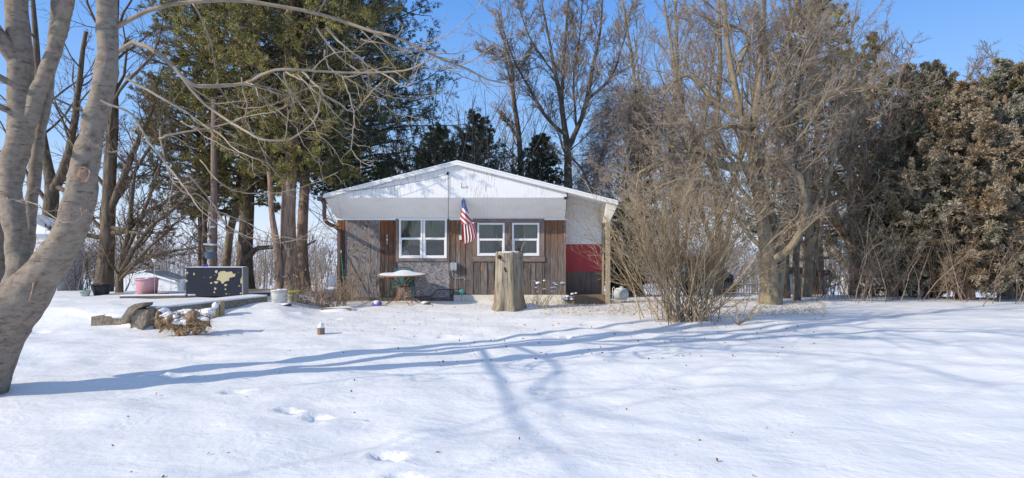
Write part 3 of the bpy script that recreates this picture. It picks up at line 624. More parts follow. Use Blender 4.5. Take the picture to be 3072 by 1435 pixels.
# twigs hanging on the stump top
sprig('dry_vine', sc+A([.1, -.25, ztop-.02]), 7, .55, M('dry_vine', [(.30, .24, .16), (.42, .35, .25)], 8, bump=0), 'dry curling vine twigs growing over the top of the tall stump', 'vine', .5, .005, 9, arc=.6)
# snow capped dry flowers right of the stump
sedm = M('dry_flower', [(.09, .04, .035), (.16, .09, .07)], 8, bump=.2); stalk = M('dry_stalk', [(.30, .22, .14), (.42, .33, .22)], 8, bump=0)
fl = [(1603, 846), (1614, 852), (1607, 865), (1612, 878), (1633, 844), (1633, 869), (1655, 865), (1663, 852), (1668, 856), (1663, 864), (1657, 877), (1687, 852)]
for i, (px, py) in enumerate(fl):
    d = 15.0+.3*math.sin(i*2.1); top = P(px, py, d); bxp = 1598+(px-1598)*.45+8*math.sin(i); b = A([X(bxp, d), d, 0]); b[2] = h1(b[0], b[1])-.02
    o = thing('dry_flower', b, None, 'dry flower', 'snow capped dry flower stalks beside the stump')
    lab = ['leftmost snow capped flower head', 'second head from the left, large and snowy', 'low small snow capped head at left', 'lowest head of the left cluster', 'small thin high snowy head', 'mid height lone small head', 'left head of the middle cluster', 'large head of the middle cluster', 'right brown head of the middle cluster', 'lower head of the middle cluster', 'lowest head of the middle cluster', 'rightmost tall leaning stalk with largest snow cap'][i]
    o['label'] = lab+' by the stump'
    c = curve([[*b, .006], [*((b+top)/2+A([.02, 0, .03])), .005], [*top, .004]], 8); MB().tube(c[:, :3], c[:, 3], 5).make('stalk', stalk, o, True)
    s = [.8, 1.25, .9, .75, .8, .8, .8, 1.1, .9, .9, .9, 1.3][i]*.045; MB().blob(top, s, s, s*.5, .15).make('flower_head', sedm, o, True); MB().blob(top+A([0, 0, s*.35]), s*1.1, s*1.1, s*.65, .1).make('snow_cap', snowcap, o, True)
o = thing('dry_flower_clump', G(1700, 912, 12), 'low dark flower clump under small snow caps before the porch edge', 'dry plant'); bq = A(o['_w'])
hm = MB(); sm_ = MB()
for px, py, s in [(1695, 899, .075), (1703, 891, .05), (1712, 893, .045), (1717, 884, .05), (1728, 881, .035), (1715, 899, .05), (1690, 905, .05)]:
    q = P(px, py, bq[1]); hm.blob(q, s, s, s*.5, .25); sm_.blob(q+A([0, -.01, s*.3]), s*1.05, s, s*.55, .1)
hm.make('flower_heads', sedm, o, True); sm_.make('snow_caps', snowcap, o, True); sprig('stalks', bq, 14, .3, stalk, None, None, .35, .005, 3, o)
# buckets, pots, tubs
def pot(px, pyt, pyb, wpx, name, label, cat, mat, d=None, taper=.8, rim=.03, soil=None, group=None):
    g = G(px, pyb, 8) if d is None else P(px, pyb, d); d = g[1]; R = wpx/2/F*d; hh = (pyb-pyt)/F*d
    o = thing(name, g, label, cat, group)
    rw = rim
    MB().lathe(g-A([0, 0, .02]), [(R*taper, 0), (R*(taper+(1-taper)*.8), hh*.82), (R*.97, hh-rw+.02), (R*1.04, hh-rw+.02), (R*1.04, hh+.02), (R*.98, hh+.022), (R*.95, hh-.05)], 36).make('body', mat, o, True)
    snowtop(g[0], g[1], g[2]+hh-.045, R*.94, lambda x, y: .035+.03*math.sin(6*x/R)*math.cos(3*y/R+1), soil or snowcap, 'fill', o, 30, 6)
    return o, g, R, hh
wpl = M('white_bucket', [(.60, .58, .54), (.70, .68, .64)], 4, bump=.05, rough=.5)
o, g, R_, hh = pot(837, 869, 908, 46, 'bucket', 'white plastic bucket with wire handle standing in the snow', 'bucket', wpl, taper=.86)
c = curve([[g[0]+R_*1.03*math.cos(a), g[1]-abs(math.sin(a))*R_*1.05-.01, g[2]+hh*.62-abs(math.sin(a))*hh*.38, .006] for a in np.linspace(3.14, 0, 12)], 24); MB().tube(c[:, :3], c[:, 3], 5).make('handle', greym, o, True)
for z in (.78, .84): MB().tube([(g[0]+R_*1.0*math.cos(a), g[1]+R_*1.0*math.sin(a), g[2]+hh*z) for a in np.linspace(0, 6.2832, 30)], .006, 5).make('rib', wpl, o, True)
pk = M('pink_tub', [(.54, .27, .30), (.64, .36, .38), (.60, .31, .34)], 3, bump=.05, rough=.6)
o, g, R_, hh = pot(441, 835, 883, 62, 'plant_tub', 'large faded pink plastic tub with rope handles on the terrace', 'tub', pk, taper=.86, rim=.04)
for z in (.3, .62): MB().tube([(g[0]+R_*(.87+.1*z)*math.cos(a), g[1]+R_*(.87+.1*z)*math.sin(a), g[2]+hh*z) for a in np.linspace(0, 6.2832, 36)], .005, 5).make('rib', pk, o, True)
MB().box(g[0]+R_*.1, g[0]+R_*1.9, g[1]-.3, g[1]+.1, g[2]-.02, g[2]+.03).make('plank', deckw, None); tag(bpy.data.objects['plank'], 'short flat board lying in the snow at the foot of the pink tub', 'board')
o, g, R_, hh = pot(304, 852, 885, 52, 'plant_pot', 'large black nursery pot in front of the mossy trunk', 'pot', M('black_plastic', [(.014, .018, .022), (.03, .035, .04)], 4, bump=.05, rough=.5), taper=.72, soil=leafB)
o, g, R_, hh = pot(255.5, 871, 888, 28, 'plant_pot', 'small pale green pot holding a thin grey stake', 'pot', M('pale_green', [(.32, .42, .38), (.42, .52, .47)], 4, bump=.05), taper=.72, soil=leafB)
MB().tube([g+A([0, 0, .05]), g+A([.02, 0, .28]), g+A([.05, 0, .42])], .01, 6).make('stake', teal, o, True)
o, g, R_, hh = pot(880, 876, 905, 38, 'planter', 'translucent planter with yellow green rim beside the white bucket', 'planter', M('pale_planter', [(.40, .44, .36), (.52, .50, .42)], 5, bump=.05), taper=.85)
MB().lathe(g+A([0, 0, hh-.02]), [(R_*.99, 0), (R_*1.07, 0), (R_*1.07, .045), (R_*.99, .045)], 36).make('rim', M('lime_rim', [(.42, .48, .06), (.5, .55, .1)], 4, bump=0), o, True)
# snow mounds with things showing
def lump(px, py, w, hgt, name, label, cat, mat, jit=.15, d=None, cap=True, ry=1., snowf=.7, dmin=8):
    g = G(px, py, dmin) if d is None else P(px, py, d); r = w/2/F*g[1]; z = hgt/F*g[1]
    o = thing(name, g, label, cat); MB().blob(g+A([0, 0, z*.35]), r, r*ry, z*.65, jit).make('body', mat, o, True)
    if cap: MB().blob(g+A([-.1*r, 0, z*.62]), r*1.0*snowf/.7*.9, r*ry*.9, z*.5, .08).make('snow_cap', snowcap, o, True)
    return o, g
purp = M('purple_plastic', [(.16, .08, .38), (.24, .14, .5)], 4, bump=0, rough=.5)
lump(1131, 918, 26, 15, 'ball', 'purple ball half buried in snow left of the table', 'ball', purp)
lump(1277, 914, 26, 9, 'rock', 'small dark rock poking from snow in front of the chipboard', 'rock', barkD)
bl = M('blue_plastic', [(.05, .15, .32), (.08, .2, .4)], 4, bump=0)
lump(914, 910, 34, 9, 'snow_shovel', 'blue plastic tray mostly under snow beside the planter', 'tray', bl)
lump(992, 886, 40, 15, 'rubbish_bag', 'white bag with red end lying behind dry stems near the downspout', 'bag', M('white_bag', [(.6, .55, .5), (.75, .72, .7)], 6, bump=.3))
lump(976, 876, 10, 9, 'red_can', 'small red lump on the end of the white bag', 'can', M('dark_red', [(.30, .03, .03), (.4, .05, .05)], 4), cap=False)
lump(1034, 886, 20, 14, 'basket', 'dark green basket at the foot of the downspout', 'basket', M('dkgreen', [(.02, .12, .05), (.05, .2, .1)], 18, bump=.4))
lump(858, 918, 30, 8, 'dead_plant', 'small flat dead plant under snow below the white bucket', 'dead plant', sedm)
# sawn log end in the snow
g = G(963, 1003, 6); w = 11.5/F*g[1]; o = thing('log_post', g, 'short brown post end with a snow cap alone on the open snow', 'post')
MB().lathe(g-A([0, 0, .05]), [(w, 0), (w, .165)], 8).make('wood', M('brown_wood', [(.14, .085, .05), (.26, .17, .11), (.20, .18, .13)], 9, (1, 1, .5), bump=.4), o, bevel=.008)
MB().blob(g+A([0, 0, .115]), w*.85, w*.85, .09, .08, flat=True).make('snow_cap', snowcap, o, True)
# wooden edging board
g = G(1008, 934, 8); o = tag(MB().rbox(g+A([0, 0, .02]), (.68, .05, .1), .02).make('edging_board', M('edging_wood', [(.16, .13, .09), (.26, .22, .15)], 6, (.5, 3, 3), bump=.4), None, bevel=.004), 'weathered edging board in snow below the tall dry stems', 'board')
snowtop(g[0]-.02, g[1]+.22, g[2]+.0, .42, lambda x, y: .06+.01*math.sin(8*x), snow, 'snow_drift', None)
tag(bpy.data.objects['snow_drift'], 'low snow drift heaped behind the edging board', 'snow drift')
# dry weeds
weed = M('dry_weed', [(.26, .17, .10), (.46, .34, .22)], 10, bump=0, island=.35)
wl = ['tall brown dry weed cluster left of the downspout', 'dense knee high dry weeds above the edging board', 'dry weeds with curled leaves right of the bucket', 'tallest dry weed standing before the plywood', 'low dry weeds straggling right of the planter', 'bent dry weed beside the basket']
for i, (px, py, n, h_, sp) in enumerate([(968, 922, 30, 1.0, .32), (1000, 924, 34, .62, .3), (900, 915, 20, .7, .35), (1052, 908, 16, 1.25, .25), (930, 918, 24, .6, .4), (1025, 916, 20, .85, .35)]):
    g = G(px, py, 8); r_ = np.random.default_rng(40+i); Pt = np.zeros((n, 6, 3)); R_ = np.tile(np.linspace(.006, .003, 6), (n, 1))
    for j in range(n):
        p = g+A([r_.normal()*sp*.6, r_.normal()*.12, -.02]); d = A([r_.normal()*.22, r_.normal()*.2, 1]); L = h_*r_.uniform(.4, 1.15)
        for s in range(6): Pt[j, s] = p; p = p+unit(d)*L/5; d = d+r_.normal(size=3)*.1
    K, KR = kids(Pt, R_, 5, (.2, 1), (30, 80), .22, .8, 4, .3, (0, 0, .0), r_=r_, rmin=.002)
    c = K[:, -1]; m_ = len(c); idx = np.repeat(np.arange(m_), 3); LV = ribbons(c[idx]+r_.normal(size=(m_*3, 3))*.02, r_.normal(size=(m_*3, 3))+A([0, 0, -.6]), r_.uniform(.02, .055, m_*3), r_.uniform(.006, .014, m_*3), r_)
    V, Q = join([tubes(Pt, R_, 4), tubes(K, KR, 3), LV]); tag(mesh('dry_weed', V, Q, weed), wl[i], 'dry weed', 'dry weeds in the bed left of the house')
# fallen twig
c = curve([[*G(1075, 921, 8)+A([0, 0, .02]), .006], [*G(1110, 908, 8)+A([0, 0, .03]), .006], [*G(1139, 897, 8)+A([0, 0, .1]), .005]], 16); Kp, Kr = kids(c[None, :, :3], c[None, :, 3], 12, (.1, 1), (60, 90), .1, .8, 3, .2, (0, 0, -.5), r_=rs, rmin=.003)
V, Q = join([tubes(c[None, :, :3], c[None, :, 3], 5), tubes(Kp, Kr, 3)]); tag(mesh('fallen_twig', V, Q, twigD), 'thin arching twig with hanging buds lying left of the table', 'twig')
# ------------------------------------------------------------------ terrace: curb, blocks, slabs, timbers
conc = M('rough_concrete', [(.11, .09, .065), (.24, .20, .15), (.34, .30, .24)], 16, bump=.9, bd=.02, detail=9)
f_, _ = noisefac(conc, 30, (1, 1, 1), .6, .64, 3); setcol(conc, mixc(conc, mul(conc, f_, .5), basecol(conc), (.42, .38, .32)))
def rough(pts8, name, mat, label, cat, parent=None, sub=4, amp=.02, seed=1):
    bm = bpy.data.meshes.new('x'); V = [tuple(p) for p in pts8]; Fc = [(0, 2, 3, 1), (4, 5, 7, 6), (0, 1, 5, 4), (2, 6, 7, 3), (0, 4, 6, 2), (1, 3, 7, 5)]
    o = mesh(name, V, Fc, mat, parent); s = o.modifiers.new('s', 'SUBSURF'); s.subdivision_type = 'SIMPLE'; s.levels = s.render_levels = sub
    t = bpy.data.textures.new('t%d' % seed, 'CLOUDS'); t.noise_scale = .12; d = o.modifiers.new('d', 'DISPLACE'); d.texture = t; d.strength = amp*2; d.texture_coords = 'GLOBAL'
    return tag(o, label, cat)
dv = np.append(unit(CB-CA), 0); nv = A([dv[1], -dv[0], 0])           # nv points to the camera side
def hex8(a, b, wv, zb, zt, zt2=None):
    o_ = []
    for z0_, z1_ in ((zb, zb), (zt, zt2 or zt)):
        for s in (0, 1):
            for p, z in ((a, z0_), (b, z1_)): o_.append((p[0]+wv[0]*s, p[1]+wv[1]*s, z))
    return o_
a = np.append(CA, 0)+dv*.15; b = np.append(CB, 0)
Cu = thing('curb_wall', a, 'low rough concrete retaining curb running back along the terrace edge', 'retaining wall')
rough(hex8(a+nv*.08, b+nv*.05, -nv*.22, -.12, .345, .33), 'concrete', conc, None, None, Cu, 4, .008, 1)
mb = MB(); mb.add(hex8(a+nv*.06, b+nv*.06, -nv*.5, .335, .385, .37), [(0, 2, 3, 1), (4, 5, 7, 6), (0, 1, 5, 4), (2, 6, 7, 3), (0, 4, 6, 2), (1, 3, 7, 5)]); mb.make('snow_top', snow, Cu, bevel=.02)
def poly(pp, d, th, name, mat, label, cat, lean=0., amp=.02, seed=2):   # solid lump from a pixel outline
    n = len(pp); Vf = [P(x, y, d+lean*(i in (1, 2))) for i, (x, y) in enumerate(pp)]; Vb = [v+A([.02, th, 0]) for v in Vf]
    o = mesh(name, Vf+Vb, [tuple(range(n))[::-1], tuple(range(n, 2*n))]+[(i, (i+1) % n, (i+1) % n+n, i+n) for i in range(n)], mat)
    s = o.modifiers.new('b', 'BEVEL'); s.width = .008; s.segments = 1
    s = o.modifiers.new('s', 'SUBSURF'); s.subdivision_type = 'SIMPLE'; s.levels = s.render_levels = 3
    t = bpy.data.textures.new('u%d' % seed, 'CLOUDS'); t.noise_scale = .05; dd = o.modifiers.new('d', 'DISPLACE'); dd.texture = t; dd.strength = amp*2; dd.texture_coords = 'GLOBAL'
    return tag(o, label, cat)
dB = G(415, 992, 8)[1]
poly([(389, 990), (399, 930), (446, 927), (438, 968), (424, 995), (405, 997)], dB+.05, .35, 'concrete_block', conc, 'broken concrete block leaning at the near end of the curb', 'concrete block', amp=.014, seed=3)
poly([(357, 962), (384, 922), (402, 912), (429, 911), (427, 920), (409, 927), (392, 950), (372, 974), (361, 971)], dB+.0, .3, 'concrete_slab', conc, 'dark tilted slab of concrete wedged between two blocks', 'concrete slab', amp=.009, seed=4)
g = G(320, 977, 8); o = thing('concrete_block', g, 'low flat concrete block at the left end, snow on its right half', 'concrete block')
rough(hex8(g+A([-.29, 0, 0]), g+A([.32, .05, 0]), A([.03, .35, 0]), g[2]-.06, g[2]+.165), 'block', conc, None, None, o, 4, .012, 5); MB().blob(g+A([.15, .18, .16]), .3, .16, .06, .06).make('snow_cap', snowcap, o, True)
timber = M('old_timber', [(.11, .085, .06), (.22, .17, .12)], 6, (.5, 3, 3), bump=.4)
for i, (p0, p1, hh_, lab) in enumerate([((362, 897), (560, 893), .07, 'old timber edging in the snow before the pink tub'), ((560, 893), (812, 888), .08, 'long timber edging running behind the curb to the bucket')]):
    a, b = G(*p0, 8), G(*p1, 8); m_ = (a+b)/2; L = np.linalg.norm((b-a)[:2]); o = thing('edging_timber', m_, lab, 'timber'); rz_ = math.atan2(b[1]-a[1], b[0]-a[0])
    MB().rbox(m_+A([0, 0, hh_/2-.015]), (L, .12, hh_), rz_).make('wood', timber, o, bevel=.005); MB().rbox(m_+A([0, .01, hh_-.0]), (L*.98, .13, .035), rz_).make('snow_top', snowcap, o, bevel=.012)
# log posts
lp = M('split_log', [(.20, .16, .09), (.36, .29, .19), (.28, .25, .13)], 9, (3, 3, .4), bump=.6)
g = G(656, 951, 8); o = thing('log_posts', g, None, None)
bpy.data.objects.remove(o)
for i, (px, py, top, lab) in enumerate([(648, 951, 914, 'left of two short split posts, snow on its top'), (664, 946, 903, 'right taller one of two short split posts')]):
    g = G(px, py, 8); hh_ = (py-top)/F*g[1]; w = 9.5/F*g[1]; o = thing('wood_post', g, lab, 'post', 'pair of short posts before the curb')
    MB().lathe(g-A([0, 0, .05]), [(w, 0), (w*.97, hh_+.05)], 9).make('wood', lp, o, bevel=.006)
    if i == 0: MB().blob(g+A([0, -.02, hh_-.03]), w*.95, w*.95, .08, .1).make('snow_cap', snowcap, o, True)
# root clump with dead grass and snow
g = G(548, 1008, 7); o = thing('dead_grass_clump', g, 'tangled clump of dead grass and roots under snow before the curb', 'dead grass clump')
rootm = M('root_wood', [(.10, .055, .03), (.26, .17, .10), (.40, .30, .20)], 14, (1, 1, .5), bump=1., bd=.03)
mb = MB(); r_ = np.random.default_rng(77)
for k in range(46):
    u = r_.uniform(0, 1); px = 482+u*150; py = 948+math.sin(u*3.14)*44*r_.uniform(.3, 1); q = P(px, py, g[1]+.02+.3*(1-(py-948)/44)*r_.uniform(.3, 1)); q[2] = max(q[2], g[2]+.03)
    e = q+A([r_.normal()*.09, -.05+r_.normal()*.05, r_.uniform(-.16, -.02)]); m_ = (q+e)/2+A([r_.normal()*.03, -.03, .03]); mb.tube([q, m_, e], [r_.uniform(.02, .05), r_.uniform(.025, .055), .015], 7)
for px, py, w, hh_ in [(478, 958, 26, 46), (506, 972, 22, 30), (545, 992, 30, 40), (590, 980, 30, 40), (530, 962, 40, 36), (580, 958, 46, 40), (615, 965, 24, 30)]:
    r = w/2/F*g[1]; z = hh_/F*g[1]; mb.blob(P(px, py, g[1]+.06), r, r*1.2, z*.6, .35)
mb.make('roots', rootm, o, True)
mb = MB()
for k in range(85):
    u = r_.uniform(0, 1); v = r_.uniform(0, 1)**1.6; mb.blob(P(482+u*152, 938+v*34*math.sin(u*3.14)+6*r_.normal(), g[1]-.02+.22*(1-v)), r_.uniform(.03, .10), r_.uniform(.04, .1), r_.uniform(.02, .045), .3)
mb.make('snow_caps', snowcap, o, True)
r_ = np.random.default_rng(8); n = 900; bs = A([P(r_.uniform(475, 640), r_.uniform(940, 995), g[1]+r_.uniform(-.1, .3)) for _ in range(n)])
D_ = np.stack([r_.normal(size=n)*.8, r_.normal(size=n)*.5-.4, r_.normal(size=n)*.6-.1], -1); V, Q = ribbons(bs, D_, r_.uniform(.06, .2, n), r_.uniform(.002, .006, n), r_); mesh('dead_grass', V, Q, strawM, o)
# ------------------------------------------------------------------ black box with peeling paint
PB = thing('peeling_box', P(648, 885, 14.1), 'long black box with cream patches of peeled paint and a bare metal end', 'box')
navy = M('navy_paint', [(.010, .014, .028), (.017, .022, .038)], 4, bump=.15, rough=.6)
cream = M('peeled_cream', [(.50, .42, .24), (.56, .48, .30)], 3, bump=.1)
db = 14.1; zb_ = Z(885.5, db); zt_ = Z(803, db)
MB().box(X(558, db), X(726, db), db, db+.27, zb_-.03, zt_).make('body', navy, PB, bevel=.006)
MB().box(X(726, db)+.003, X(726, db)+.03, db-.012, db+.28, zb_-.03, zt_-.005).make('metal_end', M('galvanised', [(.27, .27, .26), (.38, .38, .37)], 5, (3, 1, .4), bump=.1, metal=.4, rough=.5), PB, bevel=.004)
rj = np.random.default_rng(4)
def patch(pp, y=db-.006):
    n = len(pp); V = []
    for i in range(n):
        a_, b_ = A(pp[i], float), A(pp[(i+1) % n], float)
        for t in (0, .34, .67): V.append(a_*(1-t)+b_*t+rj.normal(size=2)*.45)
    c0 = np.mean(V, 0); W_ = [P(v[0], v[1], y) for v in V]; n = len(W_)
    MB().add([P(*c0, y)]+W_, [(0, 1+(i+1) % n, 1+i) for i in range(n)]).make('peeled_patch', cream, PB)
k_ = lambda x, y: (580+x/4.01, 600+y/4.01)
patch([k_(*q) for q in [(297, 880), (330, 860), (375, 852), (410, 870), (455, 862), (480, 890), (508, 885), (500, 925), (470, 930), (435, 938), (430, 972), (390, 978), (350, 1010), (325, 975), (280, 958), (300, 925)]])
for cxp, cyp, rx_, ry_ in [(277, 862, 20, 20), (8, 893, 10, 16), (208, 932, 11, 11), (214, 1000, 15, 12), (275, 992, 24, 17), (389, 1026, 19, 13), (263, 1068, 16, 18), (387, 1076, 13, 13), (253, 1113, 13, 11), (552, 1034, 13, 7), (576, 975, 11, 36), (582, 935, 7, 10), (262, 908, 6, 4), (540, 872, 4, 4), (130, 932, 3, 3), (395, 1130, 10, 8), (570, 1125, 14, 10), (432, 1132, 6, 5), (-72, 880, 14, 16), (-80, 760+215, 16, 14)]:
    patch([k_(cxp+rx_*math.cos(a)*rj.uniform(.7, 1.1), cyp-ry_*math.sin(a)*rj.uniform(.7, 1.1)) for a in np.linspace(0, 6.2832, 9)[:-1]])
MB().box(X(560, db), X(727, db), db+.02, db+.25, zt_+.001, zt_+.012).make('snow_top', snowcap, PB)
tag(MB().blob(P(614, 800, db+.2), .07, .07, .05, .3).make('cloth', purp, None, True), 'crumpled blue purple cloth lying on top of the black box', 'cloth')
tag(MB().box(X(742, 15.2), X(842, 15.2), 15.2, 15.3, Z(880, 15.2), Z(868, 15.2)).make('timber_rail', timber, None, bevel=.004), 'dark timber rail between the black box and the cedar trunks', 'timber')
# ------------------------------------------------------------------ utility pole and feeders
dp = 15.3
UP = thing('utility_pole', P(641, 872, dp), 'brown wooden utility pole rising behind the black box', 'utility pole')
polew = M('pole_wood', [(.10, .065, .05), (.20, .14, .115), (.27, .20, .17)], 7, (4, 4, .25), bump=.6, detail=8)
MB().tube([P(640, 890, dp), P(642, 600, dp), P(643.5, 300, dp)], [.088, .082, .075], 16).make('pole', polew, UP, True)
MB().lathe(P(640.5, 684, dp), [(.088, 0), (.09, .045)], 16).make('white_band', whitep, UP, True)
MB().tube([P(641, 708, dp-.08), P(629, 706, dp-.3), P(627, 712, dp-.3)], .009, 6).tube([P(630, 706, dp-.08), P(630, 716, dp-.1)], .012, 6).make('hook', black, UP, True)
BF = thing('bird_feeder', P(633, 756, dp-.25), 'wooden bird feeder with a snowy roof hanging on the utility pole', 'bird feeder')
fw = M('feeder_wood', [(.12, .11, .09), (.22, .21, .18)], 8, bump=.2); q0 = dp-.25
MB().prism([(X(622, q0), Z(756, q0)), (X(643, q0), Z(756, q0)), (X(647, q0), Z(737, q0)), (X(618, q0), Z(735, q0))], q0-.08, q0+.1).make('box', fw, BF, bevel=.004)
MB().prism([(X(617, q0), Z(735, q0)), (X(648, q0), Z(737, q0)), (X(648, q0), Z(733, q0)), (X(617, q0), Z(730, q0))], q0-.14, q0+.14).make('roof_snow', snowcap, BF, bevel=.01)
MB().tube([P(628, 712, q0), P(628, 732, q0)], .004, 5).make('wire', black, BF)
o = thing('hanging_basket', P(628, 776, q0), 'round blue hanging basket below the bird feeder', 'hanging basket')
MB().lathe(P(628, 777, q0), [(.05, 0), (.09, .02), (.115, .1), (.125, .16), (.13, .165), (.11, .15)], 28).make('bowl', M('slate_blue', [(.10, .17, .24), (.14, .22, .30)], 4, bump=.05, rough=.6), o, True)
MB().tube([P(615, 757, q0), P(628, 742, q0), P(641, 757, q0)], .003, 5).make('wire', black, o)
o = thing('bird_house', P(463, 850, 15.0), 'small white bird house on a thin wire stake above the pink tub', 'bird house')
MB().tube([P(464, 880, 15), P(463.5, 800, 15), P(463, 783, 15)], .006, 5).make('stake', greym, o); MB().lathe(P(463, 787, 15), [(.035, 0), (.045, .03), (.06, .07), (.035, .11)], 14).make('house', whitep, o, True); MB().blob(P(463, 775, 15), .062, .062, .03, .05).make('roof', barkD, o, True)
# ------------------------------------------------------------------ neighbour buildings
sid = M('white_lap_siding', [(.70, .71, .72), (.76, .76, .77)], 3, bump=.05)
gsh = M('grey_shingle', [(.10, .095, .09), (.17, .16, .15)], 14, bump=.4)
SH = thing('shed', P(128, 860, 16.3), 'white shed with lap siding and snowy roof seen between the big trunks', 'shed')
d = 16.3; mb = MB(); z = Z(703, d); i = 0
while z > Z(900, d): mb.box(X(60, d), X(172, d), d-.02*((1)), d+1., z-.125, z-.012); mb.box(X(60, d)+.02, X(172, d)-.02, d+.01, d+.98, z-.012, z); z -= .125
mb.make('wall', sid, SH)
MB().prism([(X(50, d), Z(704, d)), (X(176, d), Z(704, d)), (X(150, d), Z(686, d)), (X(112, d), Z(669, d)), (X(40, d), Z(640, d))], d-.12, d+1.05).make('roof', snowcap, SH, bevel=.02)
FH = thing('far_house', P(460, 900, 40), 'distant white ranch house with a grey shingle roof behind the pink tub', 'house'); d = 40.
mb = MB(); mb.prism([(X(362, d), Z(930, d)), (X(532, d), Z(930, d)), (X(532, d), Z(841, d)), (X(437, d), Z(816, d)), (X(362, d), Z(835, d))], d, d+.2).box(X(532, d)-.2, X(532, d), d+.2, d+3, Z(930, d), Z(842, d)).make('wall', sid, FH)
MB().add([P(434, 813, d-.3), P(536, 843, d-.3), P(590, 842, 47), P(500, 812, 47), P(434, 815, d-.3), P(536, 845.5, d-.3), P(590, 844.5, 47)], [(0, 1, 2, 3), (4, 5, 1, 0), (5, 6, 2, 1)]).make('roof', gsh, FH)
MB().add([P(437, 813, d-.35), P(355, 838, d-.35), P(355, 834, d-.35), P(437, 809, d-.35)], [(0, 3, 2, 1)]).prism([(X(434, d), Z(816, d)), (X(536, d), Z(846, d)), (X(536, d), Z(842, d)), (X(434, d), Z(812, d))], d-.4, d-.31).make('eave', snowcap, FH)
MB().box(X(532, d)+.01, X(562, d), d+.8, d+3, Z(930, d), Z(844, d)).make('porch_wall', sid, FH)
for a, b in ((536, 544), (548, 557)): MB().box(X(a, d), X(b, d), d+.74, d+.79, Z(876, d), Z(852, d)).make('window', glass, FH)
SR = thing('tin_roof_shed', P(990, 870, 30), 'low shed with blue grey ribbed metal roof seen past the downspout', 'shed'); d = 28.
tinm = M('tin_roof', [(.20, .26, .34), (.32, .38, .46)], 3, (8, 1, 1), bump=.3)
MB().add([P(973, 861, d), P(1040, 861, d), P(1040, 824, d+5), P(994, 824, d+5)], [(0, 1, 2, 3)]).make('roof', tinm, SR); MB().box(X(976, d), X(1040, d), d+.3, d+4, Z(910, d), Z(863, d)).make('wall', sid, SR)
MB().box(X(971, d), X(1040, d), d-.1, d+.1, Z(866, d), Z(861, d)).make('eave_snow', snowcap, SR)
d = 20.5; NH = thing('neighbour_house', P(2600, 900, d), 'white house with a pale gable end half hidden behind the right hand trees', 'house')
mb = MB(); mb.prism([(X(2530, d), -1.2), (X(2790, d), -1.2), (X(2790, d), Z(603, d)), (X(2700, d), Z(560, d)), (X(2530, d), Z(640, d))], d, d+.2).make('wall', sid, NH)
mb = MB(); mb.prism([(X(2508, d), Z(652, d)), (X(2700, d), Z(556, d)), (X(2700, d), Z(540, d)), (X(2508, d), Z(636, d))], d-.4, d+3).prism([(X(2700, d), Z(556, d)), (X(2815, d), Z(613, d)), (X(2815, d), Z(597, d)), (X(2700, d), Z(540, d))], d-.4, d+3).make('roof', snowcap, NH)
w = MB().box(X(2620, d), X(2665, d), d-.05, d-.005, Z(780, d), Z(700, d)).make('window', vinyl, NH); MB().box(X(2625, d), X(2660, d), d-.06, d-.052, Z(775, d), Z(705, d)).make('pane', black, w)
d = 22.; GS = thing('garden_shed', P(2430, 905, d), 'low pale shed with brown roof and teal door behind the right trunks', 'shed')
MB().box(X(2395, d), X(2480, d), d, d+2, -1.2, Z(822, d)).make('wall', sid, GS); MB().prism([(X(2385, d), Z(824, d)), (X(2490, d), Z(826, d)), (X(2480, d), Z(810, d)), (X(2395, d), Z(808, d))], d-.2, d+2.2).make('roof', M('brown_roof', [(.14, .07, .05), (.2, .1, .07)], 5), GS)
MB().box(X(2396, d), X(2422, d), d-.04, d-.005, -1.1, Z(838, d)).make('door', M('teal_paint', [(.16, .30, .28), (.22, .36, .33)], 3), GS)
# fence, car, clutter behind the bush
wf = whitep; FN = thing('picket_fence', P(2230, 890, 24), 'white picket fence glimpsed between the bush and the large tree', 'fence'); d = 24.
gz_ = h1(X(2230, d), d)
mb = MB()
for px in np.arange(2150, 2290, 8.2): mb.box(X(px, d)-.02, X(px, d)+.02, d, d+.02, gz_, Z(846+2*math.sin(px), d))
mb.make('pickets', wf, FN); MB().box(X(2148, d), X(2290, d), d+.02, d+.05, Z(884, d), Z(880, d)).box(X(2148, d), X(2290, d), d+.02, d+.05, Z(857, d), Z(854, d)).make('rail', wf, FN)
d = 21.; CR = thing('parked_car', P(2120, 905, d), 'blue car with snow on its roof parked behind the bare bush', 'car'); gc = h1(X(2120, d), d)
blu = M('blue_car_paint', [(.04, .10, .20), (.05, .12, .24)], 3, bump=0, rough=.3)
MB().prism([(X(2050, d), gc+.3), (X(2200, d), gc+.3), (X(2203, d), gc+.75), (X(2180, d), gc+.9), (X(2150, d), gc+.95), (X(2092, d), gc+.95), (X(2052, d), gc+.85)], d, d+1.7).make('body', blu, CR, bevel=.05)
MB().prism([(X(2085, d), gc+.95), (X(2160, d), gc+.95), (X(2140, d), gc+1.35), (X(2100, d), gc+1.38)], d+.15, d+1.5).make('cabin', black, CR, bevel=.04); MB().prism([(X(2098, d), gc+1.38), (X(2142, d), gc+1.35), (X(2138, d), gc+1.44), (X(2102, d), gc+1.46)], d+.12, d+1.5).make('roof_snow', snowcap, CR, bevel=.03)
for px in (2075, 2180):
    q = A([X(px, d), d-.02, gc+.32]); V = []; Fc = []; k = 20
    mb = MB(); mb.add([(q[0]+.32*math.cos(a)*s, q[1]+y, q[2]+.32*math.sin(a)*s) for s, y in ((1, .2), (1, 0), (.6, 0), (.55, .05)) for a in np.linspace(0, 6.2832, k+1)[:-1]], [(j*k+i, j*k+(i+1) % k, (j+1)*k+(i+1) % k, (j+1)*k+i) for j in range(3) for i in range(k)]+[tuple(3*k+i for i in range(k))]); mb.make('wheel', black, CR, True)
